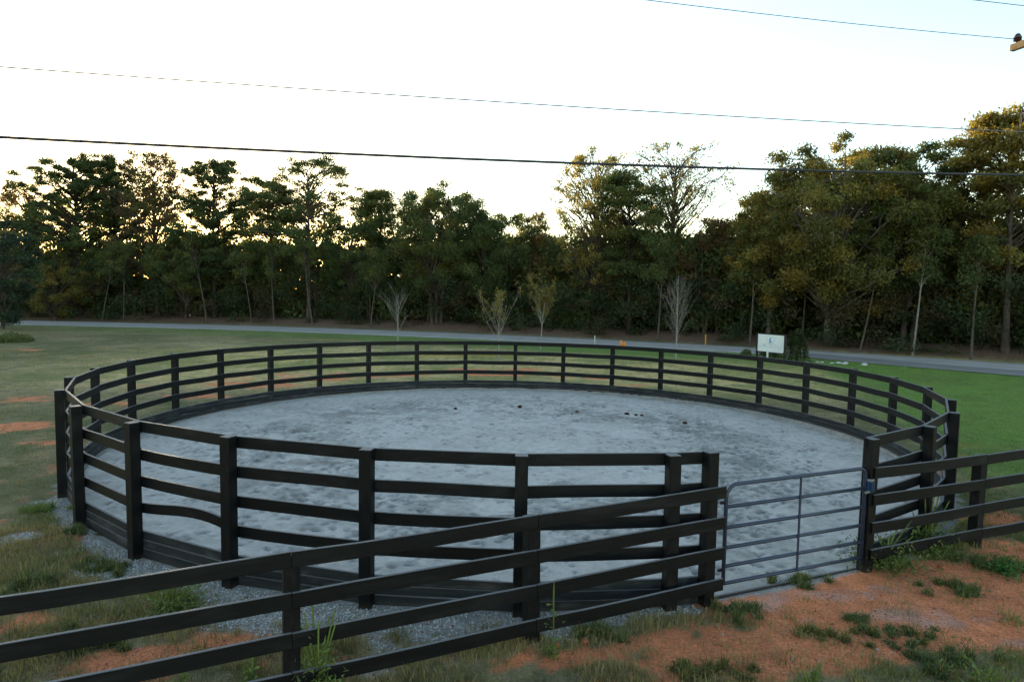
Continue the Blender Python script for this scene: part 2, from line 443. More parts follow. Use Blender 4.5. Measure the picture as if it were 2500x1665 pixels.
RC2 = spline(np.c_[ROAD_C, ROAD_HALF], 40)
tag(link('road', ribbon('road', RC2[:, :2], RC2[:, 2], 0.03, (0.37, 0.335, 0.30), 5), M['asphalt']), kind='structure')
DP = np.array([(16.6, 44.6), (18.4, 42.2), (20.3, 39.4), (22.6, 36.6), (25.0, 33.9), (28.5, 30.4), (36, 24.0), (52, 12)], float)
DC = spline(DP, 20)
tag(link('driveway', ribbon('driveway', DC, np.full(len(DC), 1.25), 0.085, (0.21, 0.195, 0.18), 8), M['asphalt']), kind='structure')

# ------------------------------------------------------------------ sand floor of the pen with hoof prints
ss = 0.041
sx = np.arange(PCX - 9.16, PCX + 9.2, ss); sy = np.arange(PCY - 9.16, PCY + 9.2, ss)
SX, SY = np.meshgrid(sx, sy)
SRr = np.hypot(SX - PCX, SY - PCY)
nb = fbm(SX, SY, 0.5, 4, 21); nm = fbm(SX, SY, 2.2, 4, 22); nf = fbm(SX, SY, 9.0, 3, 23)
SZ = 0.05 * (nb - 0.5) + 0.045 * (nm - 0.5) + 0.016 * (nf - 0.5)
print_dark = np.zeros_like(SX)
track = np.exp(-((SRr - 5.9 + 1.2 * (nb - 0.5)) / 0.95) ** 2)
def dent(x, y, rad, depth, an, el):
    i = int((x - sx[0]) / ss); j = int((y - sy[0]) / ss); k = int(rad * 2.6 / ss) + 1
    i0, i1, j0, j1 = max(i - k, 0), min(i + k + 1, len(sx)), max(j - k, 0), min(j + k + 1, len(sy))
    if i1 <= i0 or j1 <= j0: return
    dx = SX[j0:j1, i0:i1] - x; dy = SY[j0:j1, i0:i1] - y
    c, s = math.cos(an), math.sin(an)
    u = (c * dx + s * dy) / el; v = (-s * dx + c * dy) * el
    d = np.hypot(u, v) / rad
    SZ[j0:j1, i0:i1] += depth * (-np.exp(-d ** 4) + 0.55 * np.exp(-((d - 1.45) / 0.35) ** 2))
    print_dark[j0:j1, i0:i1] = np.maximum(print_dark[j0:j1, i0:i1], (0.40 + 14 * max(depth, 0)) * np.exp(-(d / 0.95) ** 4))  # sand colour goes darker inside each print, more so in deep ones
for _ in range(9000):
    if rng.random() < 0.55:
        rr = abs(rng.normal(5.9, 1.1))
    else:
        rr = 8.9 * math.sqrt(rng.random())
    th = rng.random() * 2 * math.pi
    x, y = PCX + rr * math.cos(th), PCY + rr * math.sin(th)
    if rr > 8.85 or (vnoise(x * 0.8, y * 0.8, 31) < 0.32 and rng.random() < 0.8): continue
    big = rng.random() < 0.22
    dent(x, y, rng.uniform(0.055, 0.09) if big else rng.uniform(0.028, 0.058), (rng.uniform(0.014, 0.042) if big else rng.uniform(0.008, 0.026)) * (1 if rng.random() < 0.85 else -0.7), th + math.pi / 2 + rng.normal(0, 0.6), rng.uniform(1.0, 1.45))
SZ = SZ * sstep(9.16, 8.9, SRr) + 0.03 * sstep(8.3, 9.0, SRr) * (nb - 0.5) - 0.03
SZ = SZ + TX * (SX - PCX) + TY * (SY - PCY) - 0.22 * sstep(9.02, 9.1, SRr) * (np.degrees(np.arctan2(SY - PCY, SX - PCX)) > -58) - 0.22 * sstep(9.02, 9.1, SRr) * (np.degrees(np.arctan2(SY - PCY, SX - PCX)) < -75)
sc_ = np.tile(np.array([0.52, 0.485, 0.435]), (SX.size, 1))
arc = np.zeros_like(SX)
for px, py, rx, ry in ((880, 1010, 2.2, 1.0), (1120, 998, 2.2, 0.9), (1350, 1002, 2.2, 0.9), (1560, 1015, 2.0, 0.9), (1720, 1045, 1.4, 1.2), (1800, 1110, 1.0, 1.6), (1820, 1200, 0.8, 1.4), (1760, 1290, 0.8, 0.9), (700, 1060, 1.4, 1.6), (800, 1140, 1.2, 1.0), (1100, 1210, 1.6, 0.6), (650, 1180, 0.9, 0.9)):
    p = on_ground(px, py); arc = np.maximum(arc, spot(SX, SY, p[0], p[1], rx, ry))
churn = sstep(0.36, 0.60, 0.40 * nm + 0.30 * nb + 0.3 * nf) * (0.34 + 0.9 * np.maximum(arc, 0.55 * track))
churn = np.clip(churn, 0, 1)
sc_ = lerp(sc_, np.array([0.24, 0.224, 0.20]), 0.85 * churn.ravel())
sc_ = lerp(sc_, np.array([0.16, 0.148, 0.132]), np.clip(0.95 * print_dark.ravel(), 0, 0.9))
edge_dirt = sstep(8.2, 8.95, SRr).ravel() * sstep(0.35, 0.7, nm.ravel())
sc_ = lerp(sc_, np.array([0.33, 0.29, 0.25]), 0.6 * edge_dirt)
ns = len(sx); ii = np.arange(SX.size).reshape(SX.shape)
q = np.stack([ii[:-1, :-1], ii[:-1, 1:], ii[1:, 1:], ii[1:, :-1]], -1).reshape(-1, 4)
keep = (SRr.ravel()[q] < 9.14).all(1)
q = q[keep]; used = np.unique(q); remap = -np.ones(SX.size, int); remap[used] = np.arange(len(used))
me = mesh_np('sand_floor', np.c_[SX.ravel(), SY.ravel(), SZ.ravel()][used], remap[q], 4, sc_[used], True)
tag(link('sand_floor', me, M['sand']), kind='structure')
def sand_z(x, y): return float(SZ[int(round((y - sy[0]) / ss)), int(round((x - sx[0]) / ss))])

# ------------------------------------------------------------------ boards and posts
def board_mesh(name, th, h, nseg=1, warp=None, bev=0.004):
    """unit-length board, length along x, thickness y, height z (top at z=0)"""
    bm = bmesh.new()
    bmesh.ops.create_cube(bm, size=1.0)
    for v in bm.verts:
        v.co.y *= th; v.co.z = v.co.z * h - h / 2
    if nseg > 1:
        es = [e for e in bm.edges if abs(e.verts[0].co.x - e.verts[1].co.x) > 0.5]
        bmesh.ops.subdivide_edges(bm, edges=es, cuts=nseg - 1)
    es = [e for e in bm.edges if abs(e.verts[0].co.x - e.verts[1].co.x) > 1e-4]
    es = [e for e in es if abs(abs(e.verts[0].co.y) - th / 2) < 1e-5 and (abs(e.verts[0].co.z) < 1e-5 or abs(e.verts[0].co.z + h) < 1e-5)]
    bmesh.ops.bevel(bm, geom=es, offset=bev, segments=1, affect='EDGES')
    if warp:
        for v in bm.verts: v.co.z += warp(v.co.x)
    me = bpy.data.meshes.new(name); bm.to_mesh(me); bm.free()
    return me
RAIL = [board_mesh('rail_board', 0.036, 0.144, 4, (lambda a, b: (lambda x: a * (1 - 4 * x * x) + b * math.sin(x * 6.0)))(a, b)) for a, b in ((0.0, 0.0), (-0.008, 0.002), (0.006, -0.002), (-0.012, 0.003), (0.004, 0.003))]
RAIL_WARP = board_mesh('warped_rail_board', 0.036, 0.135, 12, lambda x: 0.075 * math.sin((x + 0.5) * math.pi) * (1.1 + 1.6 * x) )
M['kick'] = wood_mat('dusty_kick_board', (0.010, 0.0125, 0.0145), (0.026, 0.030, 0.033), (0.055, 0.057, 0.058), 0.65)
KICK = board_mesh('kick_board_mesh', 0.036, 0.108, 1)
KICKW = board_mesh('buried_kick_board_mesh', 0.036, 0.16, 1)
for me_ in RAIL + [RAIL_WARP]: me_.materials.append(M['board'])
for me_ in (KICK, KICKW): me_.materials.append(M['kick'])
def post_mesh(name, w, h):
    bm = bmesh.new(); bmesh.ops.create_cube(bm, size=1.0)
    for v in bm.verts:
        v.co.x *= w; v.co.y *= w; v.co.z = (v.co.z + 0.5) * h
    bmesh.ops.bevel(bm, geom=list(bm.edges), offset=0.006, segments=1, affect='EDGES')
    # local x along the post so that the grain runs up it
    for v in bm.verts: v.co = Vector((v.co.z, v.co.x, v.co.y))
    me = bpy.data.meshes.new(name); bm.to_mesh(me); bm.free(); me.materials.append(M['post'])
    return me
POST = post_mesh('pen_post_mesh', 0.142, 2.25)
POST_S = post_mesh('paddock_post_mesh', 0.142, 1.85)
UP = Matrix.Rotation(-math.pi / 2, 4, 'Y')     # local x -> world z
def put_post(mesh, x, y, ztop, length, rot, parent, lean=(0, 0)):
    o = link('post', mesh, None, parent)
    o.matrix_local = Matrix.Translation((x, y, ztop - length)) @ Matrix.Rotation(lean[0], 4, 'X') @ Matrix.Rotation(lean[1], 4, 'Y') @ Matrix.Rotation(rot, 4, 'Z') @ UP
    return o
def put_board(name, mesh, a, b, parent, trim=0.006):
    a = Vector(a); b = Vector(b); d = b - a; L = d.length - trim
    xax = d.normalized(); zax = Vector((0, 0, 1)); yax = zax.cross(xax).normalized(); zax = xax.cross(yax)
    mid = (a + b) / 2
    o = link(name, mesh, None, parent)
    mat = Matrix((xax, yax, zax)).transposed().to_4x4()
    o.matrix_local = Matrix.Translation(mid) @ mat @ Matrix.Diagonal((L, 1, 1, 1))
    return o

pen = thing('round_pen', 'black wooden round pen of posts and rails around grey sand', 'round pen')
verts = []
for k, ad in enumerate(ANG):
    a = math.radians(ad)
    verts.append((PCX + PR * math.cos(a), PCY + PR * math.sin(a)))
    pr = PR + 0.020 + 0.071
    x, y = PCX + pr * math.cos(a), PCY + pr * math.sin(a)
    rot = a
    if k in (0, len(ANG) - 1):
        d = (np.array([x, y]) - F0) @ FN
        x, y = np.array([x, y]) + FN * (0.112 - d)
        rot = FA
    put_post(POST, x, y, RAIL_Z[0] + 0.002 + tilt(x, y) + rng.normal(0, 0.006), 2.25, rot, pen, (rng.normal(0, 0.003), rng.normal(0, 0.003)))
for k in range(len(ANG) - 1):
    a, b = verts[k], verts[k + 1]
    if k == 0:   # short panel beside the gate: run the boards on past the gate post
        v = np.array(a) - np.array(b); v /= np.linalg.norm(v); a = tuple(np.array(a) + v * 0.06)
    if k == len(ANG) - 2:
        v = np.array(b) - np.array(a); v /= np.linalg.norm(v); b = tuple(np.array(b) + v * 0.07)
    for i, z in enumerate(RAIL_Z):
        ja, jb = (rng.normal(0, 0.005, 2) if i else (0, 0))
        warped = (k == 4 and i == 3)
        mesh = RAIL_WARP if warped else RAIL[int(rng.integers(0, 5))] if i else RAIL[0]
        o = put_board('rail', mesh, (*b, z + tilt(*b) + jb), (*a, z + tilt(*a) + ja), pen)
        if warped: o['label'] = 'bowed rail warped upward between its posts'
    n_in = np.array([PCX, PCY]) - (np.array(a) + np.array(b)) / 2; n_in /= np.linalg.norm(n_in)
    for i, (zt, mesh, off) in enumerate(((KICK_Z, KICK, 0.0), (KICK_Z - 0.113, KICK, -0.009), (KICK_Z - 0.226, KICKW, -0.016))):
        o_ = n_in * off
        put_board('kick_board', mesh, (b[0] + o_[0], b[1] + o_[1], zt + tilt(*b) + rng.normal(0, 0.003)), (a[0] + o_[0], a[1] + o_[1], zt + tilt(*a) + rng.normal(0, 0.003)), pen, 0.004)
ga = F0 + FD * 0.10 + FN * 0.18; gb = F0 + FD * 2.55 + FN * 0.18
put_board('threshold_board', KICK, (*ga, 0.035), (*gb, 0.02), pen)

# ------------------------------------------------------------------ straight paddock fences, left and right of the gate
def paddock_fence(label, t_posts, t_rails, post_rot=FA):
    root = thing('paddock_fence', label, 'fence')
    for t in t_posts:
        p = F0 + FD * t + FN * (0.038 + 0.074)
        put_post(POST_S, p[0], p[1], fence_top(t) - 0.045 + rng.normal(0, 0.004), 1.85, post_rot, root, (rng.normal(0, 0.006), rng.normal(0, 0.006)))
    for t0, t1 in t_rails:
        a = F0 + FD * t0 + FN * 0.019; b = F0 + FD * t1 + FN * 0.019
        for i in range(4):
            j0, j1 = rng.normal(0, 0.005, 2)
            put_board('rail', RAIL[int(rng.integers(0, 5))], (*a, fence_top(t0) - 0.366 * i + j0), (*b, fence_top(t1) - 0.366 * i + j1), root)
    return root
paddock_fence('black four-rail fence running from the gate to the bottom left corner', (-2.30, -4.70, -7.1, -9.5), ((-2.30, 0.13), (-4.70, -2.30), (-7.1, -4.70), (-9.5, -7.1)))
paddock_fence('black four-rail fence running from the gate to the right edge', (4.92, 7.36, 9.8, 12.24, 14.68), ((2.60, 4.92), (4.92, 7.36), (7.36, 9.8), (9.8, 12.24), (12.24, 14.68)))

# ------------------------------------------------------------------ tubes
def tube_arrays(pts, rad, n=6, cap=True):
    pts = np.asarray(pts, float); rad = np.broadcast_to(np.asarray(rad, float), (len(pts),))
    T = np.gradient(pts, axis=0); T /= np.linalg.norm(T, axis=1, keepdims=True) + 1e-12
    ref = np.array([0.13, 0.31, 0.94]) if abs(T[0, 2]) < 0.9 else np.array([0.94, 0.2, 0.27])
    U = np.cross(T, ref); U /= np.linalg.norm(U, axis=1, keepdims=True) + 1e-12
    W_ = np.cross(T, U)
    an = np.linspace(0, 2 * math.pi, n, endpoint=False)
    V = pts[:, None] + rad[:, None, None] * (U[:, None] * np.cos(an)[None, :, None] + W_[:, None] * np.sin(an)[None, :, None])
    m_ = len(pts); ii = np.arange(m_ * n).reshape(m_, n)
    Fq = np.stack([ii[:-1], np.roll(ii[:-1], -1, 1), np.roll(ii[1:], -1, 1), ii[1:]], -1).reshape(-1, 4)
    V = V.reshape(-1, 3)
    if cap:
        c0 = len(V); V = np.vstack([V, pts[0], pts[-1]])
        k = np.arange(n)
        e0 = np.stack([ii[0][(k + 1) % n], ii[0][k], np.full(n, c0), np.full(n, c0)], -1)
        e1 = np.stack([ii[-1][k], ii[-1][(k + 1) % n], np.full(n, c0 + 1), np.full(n, c0 + 1)], -1)
        return V, Fq, np.vstack([e0, e1])[:, :3]
    return V, Fq, np.zeros((0, 3), int)
class Bag:
    def __init__(s): s.V = []; s.Q = []; s.T = []; s.n = 0
    def tube(s, pts, rad, n=6, cap=False):
        V, Q, T = tube_arrays(pts, rad, n, cap)
        s.V.append(V); s.Q.append(Q + s.n); s.T.append(T + s.n); s.n += len(V)
    def mesh(s, name, smooth=True):
        V = np.vstack(s.V); Q = np.vstack(s.Q); T = np.vstack(s.T) if s.T else np.zeros((0, 3), int)
        me = bpy.data.meshes.new(name)
        me.vertices.add(len(V)); me.vertices.foreach_set('co', V.astype(np.float32).ravel())
        loops = np.concatenate([Q.ravel(), T.ravel()]).astype(np.int32)
        me.loops.add(len(loops)); me.loops.foreach_set('vertex_index', loops)
        tot = np.concatenate([np.full(len(Q), 4), np.full(len(T), 3)]).astype(np.int32)
        st = np.concatenate([[0], np.cumsum(tot)[:-1]]).astype(np.int32)
        me.polygons.add(len(tot)); me.polygons.foreach_set('loop_start', st); me.polygons.foreach_set('loop_total', tot)
        if smooth: me.polygons.foreach_set('use_smooth', np.ones(len(tot), dtype=bool))
        me.update(calc_edges=True)
        return me

def tube_obj(name, pts, rad, mat, parent=None, n=8):
    b = Bag(); b.tube(pts, rad, n, True)
    return link(name, b.mesh(name), mat, parent)

def box_obj(name, size, mat, parent, loc, rotz=0.0, bev=0.006):
    bm = bmesh.new(); bmesh.ops.create_cube(bm, size=1.0)
    for v in bm.verts: v.co = Vector((v.co.x * size[0], v.co.y * size[1], v.co.z * size[2]))
    if bev: bmesh.ops.bevel(bm, geom=list(bm.edges), offset=min(bev, min(size) * 0.3), segments=2, affect='EDGES')
    me = bpy.data.meshes.new(name); bm.to_mesh(me); bm.free()
    o = link(name, me, mat, parent)
    o.location = loc; o.rotation_euler = (0, 0, rotz)
    return o

# ------------------------------------------------------------------ tube gate
GA = np.array([2.56, 7.915]); GB = np.array([4.665, 8.815])
gd = (GB - GA); GL = np.linalg.norm(gd); gd /= GL; GANG = math.atan2(gd[1], gd[0])
gate = thing('tube_gate', 'blue-grey six-bar tube gate closed between the two black gate posts', 'gate', (GA[0], GA[1], 0))
gate.rotation_euler = (0, 0, GANG)
zt, zb, rl, rr_ = 1.40, 0.205, 0.16, 0.10
fr = [(0, 0, zb)] + [(0, 0, zt - rl)]
for k in range(1, 9):
    a = math.pi - k / 8 * math.pi / 2; fr.append((rl + rl * math.cos(a), 0, zt - rl + rl * math.sin(a)))
for k in range(0, 9):
    a = math.pi / 2 - k / 8 * math.pi / 2; fr.append((GL - rr_ + rr_ * math.cos(a), 0, zt - rr_ + rr_ * math.sin(a)))
fr += [(GL, 0, zb)]
tube_obj('frame_tube', fr, 0.024, M['gate'], gate, 10)
for z in (1.135, 0.885, 0.640, 0.415, zb):
    tube_obj('bar', [(0.0, 0, z), (GL / 2, 0, z), (GL, 0, z)], 0.0225, M['gate'], gate, 10)
box_obj('centre_brace', (0.032, 0.012, zt - zb), M['gate'], gate, (GL * 0.497, -0.027, (zt + zb) / 2), 0, 0.002)
for z in (0.36, 1.18):
    h = box_obj('hinge', (0.06, 0.03, 0.035), M['rust'], gate, (-0.03, 0.03, z), 0)
latch = box_obj('latch', (0.11, 0.07, 0.15), M['latch'], gate, (GL + 0.05, -0.045, 1.16), 0.2, 0.012)
box_obj('latch_cap', (0.085, 0.06, 0.03), M['zinc'], latch, (0, 0, 0.088), 0)
box_obj('latch_lever', (0.11, 0.03, 0.028), M['zinc'], latch, (-0.085, -0.01, -0.055), 0, 0.005)
box_obj('latch_plate', (0.07, 0.012, 0.24), M['rust'], latch, (0.05, 0.03, 0.0), 0, 0.003)

# ------------------------------------------------------------------ foliage
def leaf_arrays(C, size, rng_, flat=0.0, aspect=0.6, up=None):
    n = len(C)
    u = rng_.normal(size=(n, 3)); u[:, 2] *= (1 - flat)
    if up is not None: u = u + up
    u /= np.linalg.norm(u, axis=1, keepdims=True)
    w = rng_.normal(size=(n, 3)); w[:, 2] *= (1 - flat)
    v = w - (w * u).sum(1, keepdims=True) * u; v /= np.linalg.norm(v, axis=1, keepdims=True) + 1e-9
    s = np.broadcast_to(np.asarray(size, float), (n,))[:, None] * rng_.uniform(0.6, 1.25, (n, 1))
    b = C - u * s * 0.65
    V = np.stack([C + u * s * 1.1, b + v * s * aspect * 1.1, b - v * s * aspect * 1.1], 1).reshape(-1, 3)
    return V, np.arange(3 * n).reshape(n, 3)
def leaf_mesh(name, C, size, col, rng_, **kw):
    V, Fq = leaf_arrays(C, size, rng_, **kw)
    return mesh_np(name, V, Fq, 3, np.repeat(col, 3, axis=0))

GREEN = np.array([0.090, 0.122, 0.042]); DARK = np.array([0.060, 0.090, 0.036]); OLIVE = np.array([0.138, 0.140, 0.042]); YEL = np.array([0.27, 0.205, 0.05]); RUST = np.array([0.18, 0.105, 0.05]); BROWN = np.array([0.125, 0.085, 0.05]); BLUEG = np.array([0.040, 0.066, 0.042])
def leaf_cols(n, clump_id, base, alt, alt_frac, r_):
    nc = clump_id.max() + 1
    pick = (r_.random(nc) < alt_frac).astype(float)[:, None]
    cc = base + (alt - base) * pick * r_.uniform(0.4, 1.0, (nc, 1))
    cc = cc * r_.uniform(0.75, 1.3, (nc, 1))
    c = cc[clump_id] * r_.uniform(0.7, 1.35, (n, 1))
    stray = r_.random(n) < alt_frac * 0.08
    c[stray] = alt * r_.uniform(0.6, 1.1, (stray.sum(), 1))
    return c

def make_tree(name, label, cat, base, h, w, kind, base_col, alt_col, alt_frac, bark, seed, leaf=0.12, dens=1.0, trunk_r=None, lean=(0, 0), clear=0.3, trunks=1, group=None, thing_name=None):
    r_ = np.random.default_rng(seed)
    root = thing(thing_name or name, label, cat, tuple(base), group)
    tr = trunk_r or 0.012 * h + 0.05
    bag = Bag()
    def axis_pt(z, k=0):
        s = z / h
        off = (k - (trunks - 1) / 2) * (0.4 + 0.9 * s)
        return np.array([lean[0] * s + 0.12 * math.sin(3.1 * s + seed) + off, lean[1] * s + 0.12 * math.cos(2.3 * s + seed) + 0.3 * off, z])
    top = {'pine': 0.98, 'oak': 0.80, 'airy': 0.88, 'umbrella': 0.93, 'slender': 0.95}[kind]
    for k in range(trunks):
        zs = np.linspace(-0.25, h * top, 12)
        rad = tr * (1 - 0.86 * np.clip(zs / (h * top), 0, 1)) / (1 if trunks == 1 else 1.25)
        rad[0] *= 1.35
        bag.tube(np.array([axis_pt(z, k) for z in zs]), rad, 9)
    # clump centres
    cl = []
    if kind == 'oak':
        n = int(125 * max(1, w / 4) * (0.7 + 0.3 * h / 14))
        for i in range(n):
            d = r_.normal(size=3); d /= np.linalg.norm(d)
            rad = r_.uniform(0.45, 1.0) ** 0.6
            zc, zr = h * (1 + clear) / 2, h * (1 - clear) / 2
            prof = 1.0 if d[2] > -0.2 else 0.9
            lob = 0.82 + 0.36 * vnoise(d[0] * 2 + 5, d[1] * 2 + d[2] * 2, seed)
            c = np.array([d[0] * w * prof * rad * lob, d[1] * w * rad * prof * lob, zc + d[2] * zr * rad * lob])
            cl.append((c, min(w, 5.0) * r_.uniform(0.10, 0.24), 0.7, 250))
    elif kind == 'pine':
        nw = int(h * (1 - clear) / 0.75)
        for i in range(nw):
            s = i / nw; z = h * (clear + (1 - clear) * s)
            reach = w * max(0.16, math.sin(math.pi * (0.16 + 0.80 * s)) ** 0.75)
            for j in range(int(r_.integers(5, 8))):
                an = r_.random() * 6.283; L = reach * r_.uniform(0.45, 1.1)
                for f in (0.55, 1.0):
                    if L * f < 0.3: continue
                    c = np.array([math.cos(an) * L * f, math.sin(an) * L * f, z + 0.22 * L * f + r_.normal(0, 0.15)])
                    cl.append((c, r_.uniform(0.4, 0.85), 0.55, 170))
        for _ in range(4): cl.append((axis_pt(h * r_.uniform(0.93, 1.0)) + r_.normal(0, 0.2, 3), 0.45, 0.9, 70))
    elif kind in ('airy', 'slender'):
        n = int((190 if kind == 'airy' else 40) * max(0.6, w / 3.5))
        for i in range(n):
            an = r_.random() * 6.283; s = r_.uniform(0, 1) ** 0.8
            z = h * (clear + (1 - clear) * s)
            env = w * (0.35 + 0.75 * math.sin(math.pi * min(1, 0.18 + 0.72 * s))) * (0.85 + 0.3 * math.sin(3 * an + seed))
            q_ = math.sqrt(r_.uniform(0.12, 1.0))
            c = np.array([math.cos(an) * env * q_, math.sin(an) * env * q_, z])
            cl.append((c, r_.uniform(0.3, 0.75), 0.8, 60))
    elif kind == 'umbrella':
        layers = [(0.97, 0.45), (0.90, 0.75), (0.83, 0.98), (0.74, 0.85), (0.64, 0.9), (0.53, 0.8), (0.42, 0.7)]
        for zf, wf in layers:
            if zf < clear: continue
            for j in range(int(r_.integers(13, 19))):
                an = r_.random() * 6.283; q_ = math.sqrt(r_.uniform(0.05, 1.0)) * r_.uniform(0.75, 1.15)
                c = np.array([0.22 * w * math.sin(9 * zf + seed) + math.cos(an) * w * wf * q_, math.sin(an) * w * wf * q_, h * zf - 0.35 * q_ * q_ + r_.normal(0, 0.25)])
                cl.append((c, r_.uniform(0.55, 1.15), 0.45, 150))
    P = []; I = []
    for i, (c, cr, flat, nl) in enumerate(cl):
        k = int(r_.integers(0, trunks))
        hd = math.hypot(c[0], c[1])
        za = c[2] - (0.25 if kind in ('pine', 'umbrella') else 0.75) * hd - 0.1 * h * r_.random()
        za = min(max(za, h * clear * 0.75), h * top * 0.97)
        a = axis_pt(za, k); ax = np.array([axis_pt(c[2], k)[0], axis_pt(c[2], k)[1], 0])
        c2 = c + np.array([lean[0] * c[2] / h, lean[1] * c[2] / h, 0])
        L = np.linalg.norm(c2 - a)
        if L > 0.35:
            m1 = a + (c2 - a) * 0.4 + np.array([0, 0, 0.10 * L]) + r_.normal(0, 0.05 * L, 3)
            m2 = a + (c2 - a) * 0.75 + np.array([0, 0, 0.08 * L]) + r_.normal(0, 0.05 * L, 3)
            r0 = min((0.009 * L + 0.008) if kind == 'airy' else (0.016 * L + 0.012), tr * 0.5)
            bag.tube(np.array([a, m1, m2, c2]), [r0, r0 * 0.7, r0 * 0.45, r0 * 0.2], 4)
            for _t in range(2):
                e = c2 + r_.normal(0, 0.55 * cr, 3) + np.array([0, 0, 0.2 * cr])
                bag.tube(np.array([m2, (m2 + e) / 2 + r_.normal(0, 0.06, 3), e]), [r0 * 0.4, r0 * 0.28, r0 * 0.12], 3)
        n = max(6, int(1.5 * nl * dens * (cr / 0.6) ** (1.6 if kind == 'oak' else 1.0)))
        d = r_.normal(size=(n, 3)); d /= np.linalg.norm(d, axis=1, keepdims=True)
        d *= (r_.random((n, 1)) ** 0.45) * cr * (1 + 0.25 * r_.normal(size=(n, 1)))
        d[:, 2] *= flat
        P.append(c2 + d); I.append(np.full(n, i))
    P = np.vstack(P); I = np.concatenate(I)
    link('trunk', bag.mesh('trunk'), bark, root)
    col = leaf_cols(len(P), I, base_col, alt_col, alt_frac, r_)
    link('crown', leaf_mesh('crown', P, leaf * 0.72, col, r_, aspect=(0.36 if kind == 'pine' else 0.6)), M['leaf'], root)
    return root, len(P)

def base_depth(px):
    return float(np.interp(px, [-800, 0, 700, 1250, 1600, 2000, 2500, 2900], [74, 71.5, 69.5, 61.0, 55.0, 48.3, 41.2, 37]))
def tree_at(px, top, halfpx, extra, **kw):
    Y = base_depth(px) + extra
    p = at_y(px, 800, Y); x = p[0]
    z0 = float(gz(x, Y)[0]) - 0.05
    ztop = at_y(px, top, Y)[2]
    return np.array([x, Y, z0]), ztop - z0, halfpx * Y / F_PX

